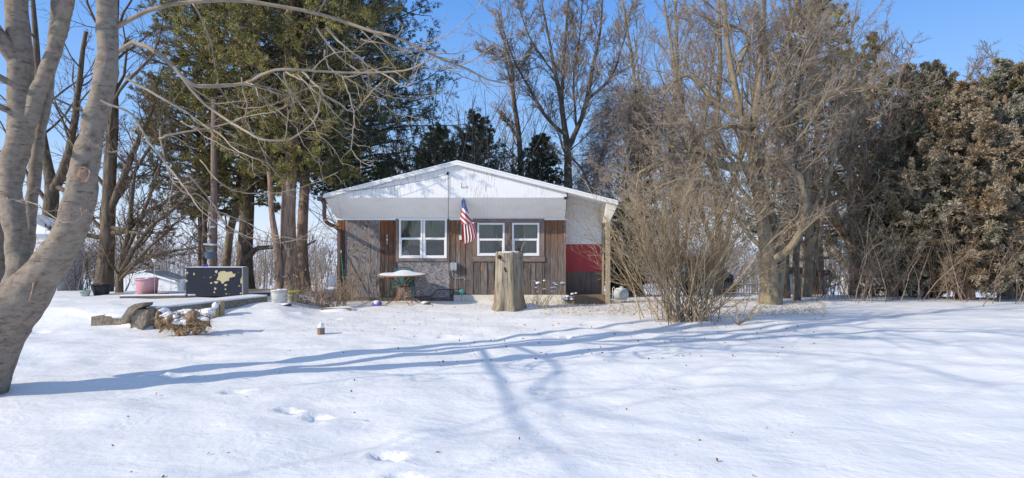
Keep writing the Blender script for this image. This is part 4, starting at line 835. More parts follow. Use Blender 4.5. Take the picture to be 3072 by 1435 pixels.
orp = M('orange_plastic', [(.65, .24, .03), (.7, .3, .05)], 4); lump(2164, 904, 20, 15, 'toy', 'bright orange toy lying behind the bush near the picket fence', 'toy', orp, d=17.2)
lump(2215, 900, 34, 16, 'tarp', 'crumpled purple tarp with snow before the picket fence', 'tarp', M('purple_tarp', [(.12, .07, .12), (.2, .12, .2)], 6), d=17.6)
# propane tank
g = P(1863, 900, 15.9); o = thing('propane_tank', g, 'pale grey horizontal propane tank right of the porch post', 'gas tank'); tk = M('tank_grey', [(.42, .44, .42), (.56, .57, .55)], 4, bump=.05, rough=.5)
R_ = .155; L = .40; c0 = g+A([0, 0, .15]); pr = []
V = []; Fc = []; k = 24; st = [(-L/2-.0, .02), (-L/2+.02, .1), (-L/2+.07, .145), (-L/2+.12, .155), (L/2-.12, .155), (L/2-.07, .145), (L/2-.02, .1), (L/2, .02)]
for x, r in st:
    for i in range(k): a = 6.2832*i/k; V.append((c0[0]+x, c0[1]+r*math.cos(a), c0[2]+r*math.sin(a)))
for j in range(len(st)-1):
    for i in range(k): Fc.append((j*k+i, (j+1)*k+i, (j+1)*k+(i+1) % k, j*k+(i+1) % k))
Fc += [tuple(range(k)), tuple((len(st)-1)*k+i for i in range(k))[::-1]]
mesh('body', V, Fc, tk, o, True); MB().blob(c0+A([-.03, 0, .135]), .11, .08, .03, .1).make('snow_cap', snowcap, o, True); MB().lathe(c0+A([.02, 0, .14]), [(.05, 0), (.05, .06)], 14).make('collar', tk, o, True)
MB().tube([g+A([-.22, 0, -.05]), g+A([-.22, 0, .3]), g+A([-.19, 0, .34]), g+A([-.16, 0, .3]), g+A([-.16, 0, -.02])], .008, 6).make('pipe', whitep, o, True)
# pale cut trunk behind the bush
d = 14.2; b0 = A([X(2020, d), d, h1(X(2020, d), d)]); o = thing('cut_trunk', b0, 'pale cut tree trunk standing upright inside the bare bush', 'tree stump')
ptk = M('pale_trunk', [(.30, .24, .19), (.50, .44, .38), (.60, .54, .48)], 7, (2, 2, .5), bump=.5)
zt = Z(800, d); MB().tube([b0-A([0, 0, .1]), b0+A([.01, 0, .4]), A([X(2022, d), d, zt])], [.15, .125, .12], 14).make('trunk', ptk, o, True)
# leaf litter, twigs and grass poking through
def scatter(name, n, pxr, pyr, mat, L, w, up, label, cat, seed, flat=False):
    r_ = np.random.default_rng(seed); px = r_.uniform(*pxr, n); py = pyr[0]+(pyr[1]-pyr[0])*r_.uniform(0, 1, n)**1.3
    d = CH*F/(py-CY); x = (px-CX)/F*d; z = hg(x, d)
    for _ in range(3): d = (CH-z)*F/(py-CY); x = (px-CX)/F*d; z = hg(x, d)
    C = np.stack([x, d, z+.004+(0.01 if flat else 0)], -1); D_ = r_.normal(size=(n, 3)); D_[:, 2] = np.abs(D_[:, 2])*up
    V, Q = ribbons(C, D_, r_.uniform(*L, n), r_.uniform(*w, n), r_); o = mesh(name, V, Q, mat); tag(o, label, cat, kind='stuff'); return o
scatter('dry_grass', 5200, (1620, 2480), (900, 950), strawM, (.04, .16), (.002, .006), .8, 'sparse dry grass blades showing through the snow around the bush', 'grass', 11)
scatter('dry_grass', 1500, (900, 1600), (905, 1010), strawM, (.03, .09), (.0015, .003), 1.2, 'thin scattered grass tips poking through the snow before the house', 'grass', 12)
scatter('dry_grass', 420, (600, 2500), (985, 1420), strawM, (.02, .06), (.001, .0022), 1.5, 'few grass tips poking through the open foreground snow', 'grass', 13)
scatter('leaf_litter', 260, (1180, 2450), (915, 1100), leafB, (.025, .06), (.008, .018), .25, 'small dead leaves scattered over the snow', 'leaves', 14)
scatter('leaf_litter', 46, (300, 2500), (1050, 1430), leafB, (.02, .045), (.006, .014), .4, 'few brown leaf scraps on the near snow', 'leaves', 15)
scatter('leaf_litter', 260, (1750, 2420), (908, 945), leafB, (.03, .08), (.006, .015), .3, 'brown leaf litter below the bush and the big tree', 'leaves', 16)
scatter('leaf_litter', 120, (1225, 1270), (897, 904), leafB, (.03, .07), (.008, .02), .3, 'fallen leaves gathered under the patio table', 'leaves', 17)
sprig('dry_grass_tuft', G(1612, 928, 8), 40, .38, strawM, 'straw coloured grass tuft at the right foot of the stump', 'grass tuft', .5, .003, 21, arc=.7, sub=1)
sprig('dry_grass_tuft', G(1590, 915, 8), 26, .4, strawM, 'bent straw grass tuft just behind the stump base', 'grass tuft', .6, .003, 22, arc=.9, sub=1)
# ------------------------------------------------------------------ trees
def bare(name, rows, label, levels, bark, twig, seed, cat='tree', group=None, kbig=12, n0=16, mats2=None, extra=None, wig=.012, thick2=7):
    """rows: list of limbs in pixels; levels: kids() keyword dicts"""
    r_ = np.random.default_rng(seed); L = [limb(q, n0) for q in rows]
    b = L[0][0][0]; o = thing(name, b, label, cat, group)
    Pt = A([wiggle(p, wig, r_) if i else p for i, (p, _) in enumerate(L)]); R_ = A([r for _, r in L])
    big = [tubes(Pt, R_, kbig)]; cr = []
    cur, cr_ = Pt, R_
    for i, lv in enumerate(levels):
        lv = dict(lv); all_ = lv.pop('all', False)
        if all_: cur, cr_ = all_p, all_r
        K, KR = kids(cur, cr_, r_=r_, **lv)
        (big if i == 0 and len(levels) > 1 else cr).append(tubes(K, KR, 6 if i == 0 else 3))
        if i == 0: all_p, all_r = K, KR
        cur, cr_ = K, KR
    V, Q = join(big); mesh('trunk', V, Q, bark, o, True)
    V, Q = join(cr); mesh('crown', V, Q, twig, o)
    return o
up = (0, 0, .10)
def std(k1=12, k2=8, k3=6, l1=.55, l2=.5, l3=.5, ang=(30, 60), tr0=.3, tro=up, rm=.006, cv=.14, k4=0, rf1=.34):
    return [dict(k=k1, tr=(tr0, 1), ang=ang, lf=l1, rf=rf1, n=8, curv=cv, trop=tro, rmin=rm*1.6),
            dict(k=k2, tr=(.15, 1), ang=(25, 60), lf=l2, rf=.42, n=6, curv=cv*1.2, trop=tro, rmin=rm*1.15),
            dict(k=k3, tr=(.15, 1), ang=(20, 60), lf=l3, rf=.6, n=4, curv=cv*1.2, trop=tro, rmin=rm)]+([dict(k=k4, tr=(.1, 1), ang=(20, 60), lf=.55, rf=.7, n=3, curv=cv, trop=tro, rmin=rm*.85)] if k4 else [])
# the big smooth-barked tree in the left foreground
dT = 6.5
rowsA = [[(-110, 1240, dT, .38), (-85, 1150, dT, .32), (-28, 1024, dT, .29), (14, 950, dT, .27), (60, 900, dT, .25), (106, 850, dT, .205), (146, 800, dT-.02, .178), (178, 750, dT-.05, .16), (208, 700, dT-.1, .152), (238, 600, dT-.15, .150), (255, 500, dT-.2, .130), (275, 400, dT-.2, .115), (305, 280, dT-.2, .105), (325, 180, dT-.2, .10), (322, 0, dT-.2, .095), (335, -350, dT-.2, .07), (360, -800, dT-.3, .03)],
         [(5, 980, dT, .25), (38, 900, dT, .18), (58, 820, dT+.05, .122), (52, 740, dT+.1, .108), (42, 660, dT+.1, .110), (32, 590, dT+.15, .112), (38, 500, dT+.2, .115), (62, 400, dT+.2, .13), (60, 200, dT+.2, .12), (50, 0, dT+.2, .11), (40, -350, dT+.2, .11), (20, -800, dT, .04)],
         [(0, 980, dT+.35, .15), (-5, 850, dT+.4, .13), (-20, 740, dT+.4, .12), (-45, 620, dT+.4, .11), (-70, 450, dT+.4, .10), (-110, 100, dT+.5, .08), (-200, -500, dT+.5, .03)],
         [(50, 880, dT+.45, .10), (88, 740, dT+.5, .052), (96, 620, dT+.5, .058), (104, 520, dT+.5, .062), (120, 400, dT+.5, .06), (150, 200, dT+.5, .06), (175, 0, dT+.5, .05), (220, -400, dT+.5, .03)],
         [(62, 420, dT+.2, .10), (105, 300, dT+.2, .085), (145, 200, dT+.15, .08), (180, 80, dT+.1, .075), (215, -60, dT, .07), (270, -400, dT, .06), (330, -800, dT, .03)]]
LA = [limb(q, 40) for q in rowsA]
TA = thing('maple_tree', LA[0][0][0]+A([0, 0, .2]), 'large smooth barked multi stem tree filling the left foreground', 'tree')
rt = np.random.default_rng(31); r_ = rt
for i, (p, r) in enumerate(LA):
    j = np.arange(40); LA[i] = (p, r*(1+.03*np.sin(j*.9+i)+.02*np.sin(j*2.3)))
V, Q = join([tubes(p[None], r[None], 36) for p, r in LA])
tr_o = mesh('trunk', V, Q, barkA, TA, True)
s_ = tr_o.modifiers.new('s', 'SUBSURF'); s_.levels = s_.render_levels = 1
tx = bpy.data.textures.new('bk', 'CLOUDS'); tx.noise_scale = .16; dd = tr_o.modifiers.new('d', 'DISPLACE'); dd.texture = tx; dd.strength = .045; dd.texture_coords = 'GLOBAL'
mb = MB()
for px, py, d, r in [(252, 524, dT-.33, .06), (262, 590, dT-.2, .03)]:
    q = P(px, py, d); mb = MB(); mb.tube([(q[0]+r*math.cos(a), q[1]+.01*math.sin(3*a), q[2]+r*1.15*math.sin(a)) for a in np.linspace(0, 6.28, 18)], .012, 6); mb.blob(q, r*.95, .03, r*.95, .2); mb.make('knot', barkC, TA, True)
mb = MB(); c = curve([[*P(120, 795, dT-.10), .008], [*P(108, 835, dT-.155), .014], [*P(98, 875, dT-.2), .012], [*P(88, 905, dT-.225), .006]], 14); mb.tube(c[:, :3], c[:, 3]*(1+.4*np.sin(np.arange(14)*2.2)), 7).make('bark_seam', barkC, TA, True)
MB().blob(P(116, 782, dT-.02), .025, .06, .05, .3).make('snow_cap', snowcap, TA, True)
MB().tube([P(14, 930, dT-.12), P(24, 880, dT-.08), P(36, 840, dT-.02)], [.02, .03, .01], 7).make('snow_cap', snowcap, TA, True)
# its overhanging branches
z4 = lambda L_: [(500+a/2.405, b/2.405) for a, b in L_]; z3 = lambda L_: [(500+a/2.005, 300+b/2.005) for a, b in L_]
BR = [([(322, 190), (400, 130), (500, 185), (560, 245)]+z4([(260, 625), (400, 620), (600, 600), (680, 560), (780, 515), (900, 500), (1100, 510), (1400, 520), (1700, 510), (1820, 480), (1900, 430)]), 6.6, .034),
      ([(324, 100), (480, 20), (700, 0), (900, 30), (1040, 66)]+z4([(1500, 235), (1650, 265), (1830, 340), (1950, 400), (2165, 490)])+[(1470, 240), (1540, 255)], 7.2, .036),
      (z4([(50, 480), (200, 660), (340, 790), (480, 880), (600, 960), (700, 1010), (880, 1015), (1000, 950), (1090, 870), (1110, 780), (1060, 680), (990, 580), (930, 540)]), 6.3, .02),
      (z4([(1150, 200), (1250, 325), (1380, 420), (1450, 480), (1560, 540), (1690, 630), (1760, 570), (1800, 480)]), 7.0, .018),
      (z4([(1080, 200), (1180, 350), (1250, 430), (1380, 540), (1420, 600), (1560, 690), (1700, 710), (1850, 700), (1980, 640)]), 7.3, .016),
      (z4([(980, 520), (1060, 600), (1130, 670), (1220, 730), (1280, 780), (1340, 770), (1440, 660), (1530, 580)]), 6.6, .016),
      (z4([(1270, 550), (1320, 680), (1335, 850), (1325, 1000), (1330, 1100), (1400, 1170), (1500, 1200)]), 6.8, .013),
      (z4([(850, 520), (880, 600), (960, 720), (1000, 800), (1060, 900), (1110, 1000), (1200, 1080), (1270, 1200)]), 6.7, .014),
      (z4([(540, 560), (590, 760), (600, 860), (680, 1000), (760, 1180), (860, 1290)]), 6.5, .012),
      (z4([(-60, 1000), (0, 985), (150, 960), (330, 930), (480, 900), (620, 860), (760, 820), (880, 760)]), 6.4, .015),
      (z4([(-300, 560), (0, 730), (150, 790), (300, 890), (420, 960), (520, 1080), (650, 1130), (750, 1200)]), 6.3, .017),
      (z4([(1140, 360), (1160, 440), (1220, 510), (1290, 540), (1420, 500), (1600, 450)]), 6.9, .014),
      (z4([(1240, 540), (1380, 620), (1500, 700), (1600, 800), (1750, 850), (1870, 880)]), 7.0, .014),
      (z4([(860, 520), (1000, 590), (1100, 700), (1180, 800), (1260, 870), (1380, 930)]), 6.8, .013),
      ([(300, 300), (383, 338), (431, 413), (497, 497), (533, 551), (575, 604), (616, 658), (680, 700), (720, 706)], 6.2, .017),
      ([(480, 380), (500, 500), (550, 579), (600, 589), (650, 634), (725, 664), (780, 694), (850, 719), (925, 724)], 6.4, .013),
      ([(25, 592), (33, 590), (100, 603), (150, 630), (200, 660), (233, 663), (266, 646), (276, 630)], 5.7, .011),
      ([(560, 520), (640, 600), (700, 680), (800, 720), (875, 725), (940, 685), (1000, 645)], 6.6, .012),
      ([(250, 390), (290, 430), (320, 450), (370, 450)], 5.9, .012), ([(600, 480), (680, 560), (760, 580), (860, 580), (940, 550), (1010, 520)], 7.0, .010),
      ([(1100, 80), (1200, 150), (1290, 200), (1400, 190), (1500, 130), (1620, 60)], 7.6, .014), ([(1120, 100), (1250, 170), (1380, 180), (1500, 185), (1600, 160)], 7.7, .01),
      ([(1290, 180), (1420, 240), (1520, 260), (1560, 255)], 7.4, .01), ([(1200, 150), (1330, 110), (1420, 40), (1470, -40)], 7.4, .01),
      (z4([(1400, 280), (1560, 330), (1700, 350), (1830, 345)]), 7.1, .012), (z4([(700, 620), (820, 720), (1000, 760), (1100, 850), (1250, 960), (1400, 1060)]), 7.0, .01), (z4([(100, 880), (250, 960), (420, 1060), (600, 1180)]), 6.4, .01),
      (z4([(360, 600), (500, 760), (740, 760), (900, 700), (1100, 600)]), 6.8, .012), (z4([(600, 600), (700, 720), (900, 900), (1000, 1080), (1100, 1210)]), 6.9, .011)]
mp_ = []; mr_ = []
for pp, d, r in BR:
    m_ = len(pp); c = curve([[*P(a, b, d+.12*math.sin(i*1.1+pp[0][0])), max(.0035, r*.75*(1-.72*i/(m_-1)))] for i, (a, b) in enumerate(pp)], 30); p = wiggle(c[:, :3], .006, r_); mp_.append(p); mr_.append(c[:, 3])
mp_, mr_ = A(mp_), A(mr_)
V, Q = tubes(mp_, mr_, 7); mesh('branches', V, Q, twigA, TA, True)
K, KR = kids(mp_, mr_, 9, (.12, 1), (25, 65), .22, .55, 7, .16, (0, -.0, -.03), r_=r_, rmin=.003); K2, KR2 = kids(K, KR, 4, (.3, 1), (20, 60), .5, .6, 5, .14, (0, 0, .12), r_=r_, rmin=.0022)
V, Q = join([tubes(K, KR, 4), tubes(K2[:len(K2)//2*2:2], KR2[::2][:len(K2)//2], 3)]); mesh('twigs', V, Q, twigA, TA)
V, Q = tubes(K2[1::2], KR2[1::2], 3); tag(mesh('new_shoots', V, Q, twigR, TA), kind='stuff')
# high limbs above the frame (they throw the long shadows)
HL = A([limb(q, 16)[0] for q in [[(322, 0, 6.3, .09), (500, -400, 6.0, .06), (800, -700, 5.6, .05), (1000, -1000, 5.2, .02)], [(335, -350, 6.3, .09), (420, -800, 6.6, .06), (520, -1200, 7, .04), (600, -1500, 7.4, .02)], [(50, 0, 6.7, .1), (-80, -500, 6.9, .08), (-160, -1000, 7.2, .05), (-260, -1300, 7.3, .02)],
                                 [(60, 200, 6.7, .1), (-150, -100, 6.2, .08), (-420, -500, 5.6, .05), (-600, -900, 5.2, .02)], [(20, -600, 6.6, .06), (160, -1000, 6.4, .05), (200, -1500, 6.3, .02), (240, -1800, 6.2, .01)]]])
HL = np.concatenate([HL, A([curve([[*q, .05] for q in w_], 16)[:, :3] for w_ in [[(-5.45, 6.7, 3.6), (-5.7, 4.6, 5.4), (-6.2, 2.6, 6.8), (-7, .4, 7.6)], [(-5.5, 6.7, 5), (-5.9, 4.2, 7), (-6, 2.4, 8.4), (-6.4, 1, 10)], [(-5.4, 6.72, 3.3), (-7.3, 4, 4.8), (-9.6, 1.4, 6), (-9.5, -.9, 7)], [(-5.4, 6.72, 3.0), (-7.4, 3.4, 4.4), (-9, .85, 5.5), (-9.2, -1, 6)], [(-4.5, 6.35, 6), (-4.2, 4.6, 7.6), (-4.0, 3, 9), (-4.2, 1.4, 10)]]])])
HR = np.tile(np.linspace(.085, .02, 16), (10, 1)); HR[5:] = np.linspace(.034, .012, 16); K, KR = kids(HL, HR, 7, (.2, 1), (30, 60), .5, .5, 8, .14, (0, 0, .05), r_=r_, rmin=.008); K2, KR2 = kids(K, KR, 6, (.2, 1), (30, 60), .5, .5, 5, .15, (0, 0, .05), r_=r_, rmin=.004)
V, Q = join([tubes(HL, HR, 10), tubes(K, KR, 6)]); mesh('upper_limbs', V, Q, barkA, TA, True); V, Q = tubes(K2, KR2, 3); mesh('upper_twigs', V, Q, twigA, TA)
# dark trees at left behind the terrace
bare('bare_tree', [[(308, 890, 16.0, .25), (318, 780, 16, .19), (325, 650, 16, .165), (330, 500, 16, .15), (338, 350, 16, .14), (335, 180, 16, .12), (345, 0, 16, .1), (350, -300, 16, .04)],
                   [(325, 640, 16, .1), (365, 545, 15.9, .09), (400, 450, 15.8, .07), (440, 370, 15.8, .05), (470, 300, 15.7, .03)], [(318, 700, 16, .09), (380, 690, 15.8, .07), (430, 640, 15.6, .06), (500, 600, 15.5, .045), (560, 560, 15.4, .02)],
                   [(320, 715, 16, .07), (260, 712, 15.8, .06), (200, 705, 15.7, .05), (150, 690, 15.6, .03)], [(322, 680, 16, .06), (420, 700, 15.4, .04), (520, 690, 15.1, .02)]],
     'tall dark mossy tree behind the black pot at left', std(15, 8, 8, .34, .5, .5, (30, 65), .2), barkD, twigD, 51)
bare('bare_tree', [[(158, 900, 17.5, .24), (152, 760, 17.5, .21), (150, 650, 17.5, .2), (156, 570, 17.5, .17), (140, 480, 17.5, .12), (120, 350, 17.5, .1), (110, 150, 17.5, .08), (90, -100, 17.5, .04)],
                   [(156, 580, 17.5, .15), (185, 520, 17.4, .12), (215, 430, 17.3, .1), (235, 300, 17.2, .08), (260, 100, 17.2, .05)], [(160, 560, 17.5, .08), (200, 580, 17.2, .06), (260, 640, 17, .04), (300, 660, 17, .02)]],
     'forked dark trunk seen between the stems of the foreground tree', std(10, 6, 6, .4), barkD, twigD, 52)
bare('bare_tree', [[(357, 890, 15.6, .1), (362, 800, 15.6, .075), (385, 700, 15.6, .06), (395, 600, 15.6, .05), (405, 520, 15.6, .03)], [(360, 830, 15.6, .07), (410, 740, 15.4, .055), (460, 680, 15.2, .045), (520, 630, 15, .03), (580, 570, 15, .015)],
                   [(362, 820, 15.6, .06), (430, 780, 15.3, .045), (520, 760, 15.1, .03), (610, 745, 15, .015)], [(370, 770, 15.6, .05), (440, 600, 15.6, .04), (480, 480, 15.6, .03), (500, 400, 15.6, .015)], [(357, 850, 15.6, .05), (400, 800, 15.3, .04), (500, 700, 15, .03), (560, 650, 15, .015)]],
     'smaller spreading dark tree right of the black pot', std(13, 8, 7, .4, .5, .5, (25, 60), .15), barkD, twigD, 53)
bare('bare_tree', [[(612, 890, 17.8, .085), (613, 750, 17.8, .07), (616, 600, 17.8, .06), (612, 450, 17.8, .05), (618, 250, 17.8, .03)]], 'thin dark trunk just left of the utility pole', std(24, 6, 5, .16, .5, .5, (50, 80), .2), barkD, twigD, 54)
# tangle of brush at left behind the terrace
def thicket(name, spots, h, n, mat, label, seed, d=None, spread=.5, cat='shrub', r=.012):
    r_ = np.random.default_rng(seed); Pt = []; 
    for (px, py, dd) in spots:
        b = P(px, py, dd); b[2] = h1(b[0], b[1])-.1
        for j in range(n):
            p = b+A([r_.normal()*spread, r_.normal()*spread, 0]); dr = A([r_.normal()*.35, r_.normal()*.3, 1.]); L = h*r_.uniform(.5, 1.2); row = []
            for s in range(7): row.append(p); p = p+unit(dr)*L/6; dr = dr+r_.normal(size=3)*.14
            Pt.append(row)
    Pt = A(Pt); R_ = np.tile(np.linspace(r, r*.4, 7), (len(Pt), 1)); K, KR = kids(Pt, R_, 7, (.15, 1), (25, 65), .4, .6, 5, .2, (0, 0, .05), r_=r_, rmin=.004); K2, KR2 = kids(K, KR, 3, (.2, 1), (25, 60), .5, .7, 4, .2, r_=r_, rmin=.0035)
    V, Q = join([tubes(Pt, R_, 4), tubes(K, KR, 3), tubes(K2, KR2, 3)]); return tag(mesh(name, V, Q, mat), label, cat)
brush = M('brown_brush', [(.17, .125, .09), (.36, .28, .21)], 3, bump=0, island=.4)
thicket('brush_thicket', [(225, 890, 17), (265, 890, 17.4), (200, 890, 17.2), (180, 890, 18)], 2.4, 16, brush, 'brown brush thicket behind the pots at far left', 61)
thicket('brush_thicket', [(760, 880, 22), (820, 880, 23), (960, 880, 21), (930, 880, 24), (1000, 880, 20)], 3.2, 8, twigM, 'grey brown saplings between the cedar trunks and the house', 62)
thicket('brush_thicket', [(690, 880, 24), (600, 880, 25), (520, 880, 26), (450, 880, 27)], 2.2, 9, twigM, 'low brush behind the black box and the tub', 63)
# evergreens
def conifer(name, px, d, rpx, hz, label, seed, fol, bark, crown0=2.8, rad=2.7, pyb=None, lean=0., shape='cedar', nb=95, side=None, dens=1., droop=.0, group=None, trunk_rows=None, leaf=(.04, .11), lw=(.006, .013), n3=5, nl=30):
    r_ = np.random.default_rng(seed); x = X(px, d); gz = h1(x, d); n = 18
    tz_ = np.linspace(gz-.1, gz+hz, n); tp = np.stack([x+lean*(tz_-gz)/hz+.05*np.sin(tz_*1.3+seed), np.full(n, d), tz_], -1)
    r0 = rpx/2/F*d; tr = r0*np.linspace(1, .12, n)**.8*(1+.45*np.exp(-np.arange(n)*1.4))
    o = thing(name, (x, d, gz), label, 'tree', group); Vt, Qt = tubes(tp[None], tr[None], 16)
    Bp = []; 
    for i in range(nb):
        u = (i+r_.uniform())/nb; z = gz+crown0+(hz-crown0)*u**1.15; a = i*2.399+r_.normal()*.3
        if shape == 'cedar': R0 = rad*(math.sin(min(1, .35+u*1.4)*math.pi*.5) if u < .45 else 1-.85*((u-.45)/.55)**1.3)
        else: R0 = rad*(1-u)**.85+.15
        R0 *= r_.uniform(.6, 1.15); dr = A([math.cos(a), math.sin(a), .25-droop+.3*u]); p = A([x+lean*(z-gz)/hz, d, z]); row = []
        if side: R0 *= 1+side*math.cos(a)
        for s in range(8): row.append(p); p = p+unit(dr)*R0/7; dr = dr+r_.normal(size=3)*.07+A([0, 0, (-.05-droop*.3) if s < 4 else .07])
        Bp.append(row)
    Bp = A(Bp); BR_ = np.linspace(.045, .01, 8)[None]*np.ones((nb, 1))
    K, KR = kids(Bp, BR_, 9, (.2, 1), (30, 65), .36, .6, 5, .12, (0, 0, .03-droop*.3), r_=r_, rmin=.005); K2, KR2 = kids(K, KR, n3, (.1, 1), (25, 65), .5, .6, 4, .12, (0, 0, .04-droop*.3), r_=r_, rmin=.004)
    V, Q = join([(Vt, Qt)]); mesh('trunk', V, Q, bark, o, True); V, Q = join([tubes(Bp, BR_, 5), tubes(K, KR, 3)]); mesh('limbs', V, Q, bark if 0 else barkD, o, True)
    m_ = int(nl*dens); idx = np.repeat(np.arange(len(K2)), m_); t = r_.uniform(0, 1, len(idx)); f = t*3; i0 = np.clip(f.astype(int), 0, 2); u = (f-i0)[:, None]
    c = K2[idx, i0]*(1-u)+K2[idx, i0+1]*u; T = unit(K2[idx, i0+1]-K2[idx, i0]); c = c+r_.normal(size=c.shape)*.018
    D_ = T+r_.normal(size=c.shape)*.55+A([0, 0, .12-droop*.5]); V, Q = ribbons(c, D_, r_.uniform(*leaf, len(c)), r_.uniform(*lw, len(c)), r_); mesh('crown', V, Q, fol, o)
    return o
cg = 'tall cedars left of the house'
conifer('cedar_tree', 868, 15.9, 48, 12, 'cedar with the widest reddish trunk, right behind the white bucket', 71, folO, barkC, 2.9, 2.7, nb=115, group=cg, lean=.1)
conifer('cedar_tree', 911, 16.9, 34, 12.5, 'cedar with straight slimmer trunk just right of the widest one', 72, folD, barkC, 3.1, 2.7, nb=110, group=cg)
conifer('cedar_tree', 738, 17.8, 46, 12, 'cedar with the thick dark trunk rising behind the metal box end', 73, folO, barkD, 2.5, 2.9, nb=125, group=cg)
conifer('cedar_tree', 1075, 21, 22, 13, 'dark cedar leaning out over the left roof slope', 74, folD, barkC, 3.0, 3.05, nb=165, group=cg, side=.18, nl=32)
conifer('cedar_tree', 598, 18.6, 16, 10.5, 'leftmost cedar of the group, crown above the utility pole', 75, folO, barkD, 2.3, 2.3, nb=105, group=cg)
r_ = np.random.default_rng(5)
c = [limb(q, 16) for q in [[(838, 880, 15.7, .12), (836, 800, 15.7, .1), (828, 720, 15.65, .085), (815, 640, 15.6, .07), (810, 545, 15.6, .06), (800, 450, 15.6, .04), (790, 380, 15.6, .02)]]]
cd = bpy.data.objects['cedar_tree']; V, Q = tubes(A([c[0][0]]), A([c[0][1]]), 12); mesh('side_stem', V, Q, barkC, cd, True)
bare('bare_tree', [[(672, 890, 18.6, .13), (680, 790, 18.6, .12), (690, 700, 18.6, .11), (712, 600, 18.6, .1), (722, 480, 18.6, .07), (735, 300, 18.6, .03)]], 'pale leaning trunk between the utility pole and the thick cedar', std(8, 5, 5, .2), barkM, twigD, 55)
bare('bare_tree', [[(738, 790, 17.7, .1), (770, 750, 17.6, .07), (800, 743, 17.5, .06), (860, 740, 17.4, .05), (905, 742, 17.3, .035), (950, 720, 17.3, .015)]], 'dark bare limb reaching right behind the cedar trunks', std(8, 5, 4, .4), barkD, twigD, 56) if 0 else None
V, Q = join([tubes(*[q[None] for q in limb([(740, 775, 17.7, .12), (768, 748, 17.6, .075), (800, 743, 17.5, .06), (860, 740, 17.4, .05), (905, 742, 17.3, .035), (950, 720, 17.3, .015)], 16)], 8)]); mesh('low_limb', V, Q, barkD, bpy.data.objects['cedar_tree.002'], True)
# behind the house
conifer('juniper', 1430, 25, 14, 7.7, 'dark juniper hung with brown vines above the roof ridge', 76, folD, barkD, 2.2, 2.1, nb=110, n3=4, nl=24)
conifer('juniper', 1625, 25, 14, 7.0, 'smaller dark juniper above the right roof slope', 77, folD, barkD, 2.2, 1.7, nb=100, n3=4, nl=24)
bare('bare_tree', [[(1567, 600, 26, 0.144), (1562, 500, 26, 0.122), (1556, 400, 26, 0.108), (1540, 290, 26, 0.094), (1535, 200, 26, 0.072), (1510, 120, 26, 0.043), (1480, 30, 26, 0.014)], [(1556, 420, 26, 0.058), (1530, 380, 26, 0.043), (1510, 360, 26, 0.029), (1500, 340, 26, 0.014)], [(1540, 300, 26, 0.058), (1520, 180, 26, 0.043), (1490, 170, 26, 0.029), (1440, 130, 26, 0.014)]],
     'slender bare tree left of the tall forked one behind the roof', std(24, 9, 8, .28, .5, .5, (30, 60), .12, rm=.0085, rf1=.22), barkD, twigM, 81)
bare('bare_tree', [[(1706, 620, 24, 0.194), (1704, 520, 24, 0.158), (1702, 440, 24, 0.137), (1690, 360, 24, 0.108), (1682, 290, 24, 0.094), (1665, 220, 24, 0.072), (1650, 130, 24, 0.050), (1620, -20, 24, 0.029), (1610, -120, 24, 0.014)],
                   [(1702, 450, 24, 0.122), (1735, 380, 24, 0.094), (1760, 300, 24, 0.086), (1780, 200, 24, 0.072), (1800, 100, 24, 0.050), (1810, -60, 24, 0.022)], [(1690, 400, 24, 0.072), (1640, 350, 24, 0.061), (1590, 270, 24, 0.050), (1550, 200, 24, 0.036), (1500, 60, 24, 0.014)],
                   [(1684, 300, 24, 0.072), (1690, 200, 24, 0.065), (1700, 80, 24, 0.050), (1705, -60, 24, 0.022)], [(1760, 300, 24, 0.058), (1830, 230, 24, 0.043), (1870, 120, 24, 0.029), (1900, 0, 24, 0.014)], [(1730, 390, 24, 0.043), (1720, 250, 24, 0.036), (1740, 100, 24, 0.029), (1750, -50, 24, 0.014)],
                   [(1670, 230, 24, 0.043), (1600, 130, 24, 0.036), (1560, 40, 24, 0.022), (1530, -50, 24, 0.011)]],
     'tall forked bare tree rising behind the right roof slope', std(20, 9, 8, .27, .5, .55, (22, 52), .15, rm=.0085, k4=2, rf1=.22), barkD, twigM, 82)
bare('bare_tree', [[(1760, 640, 22, 0.086), (1790, 520, 21.5, 0.072), (1820, 420, 21, 0.058), (1850, 350, 21, 0.036), (1880, 250, 21, 0.014)], [(1775, 570, 21.8, 0.050), (1740, 500, 21.8, 0.036), (1700, 470, 21.8, 0.022), (1650, 450, 21.8, 0.011)]], 'dark leaning limb tree just right of the forked tree', std(14, 8, 7, .36, rm=.007), barkD, twigM, 83)
thicket('brush_thicket', [(1260, 600, 25), (1330, 600, 25), (1400, 600, 26), (1480, 600, 26), (1290, 600, 25)], 8.0, 34, brush, 'brown vine tangle showing above the left of the roof ridge', 84, r=.026)
thicket('brush_thicket', [(1590, 600, 25), (1660, 600, 25), (1740, 600, 25)], 6.6, 22, brush, 'brown brush behind the right roof slope', 85, r=.015)
conifer('juniper', 1310, 24.5, 12, 6.8, 'low dark juniper at the left roof slope beside the ridge', 761, folD, barkD, 2.0, 2.1, nb=100, n3=4, nl=24)
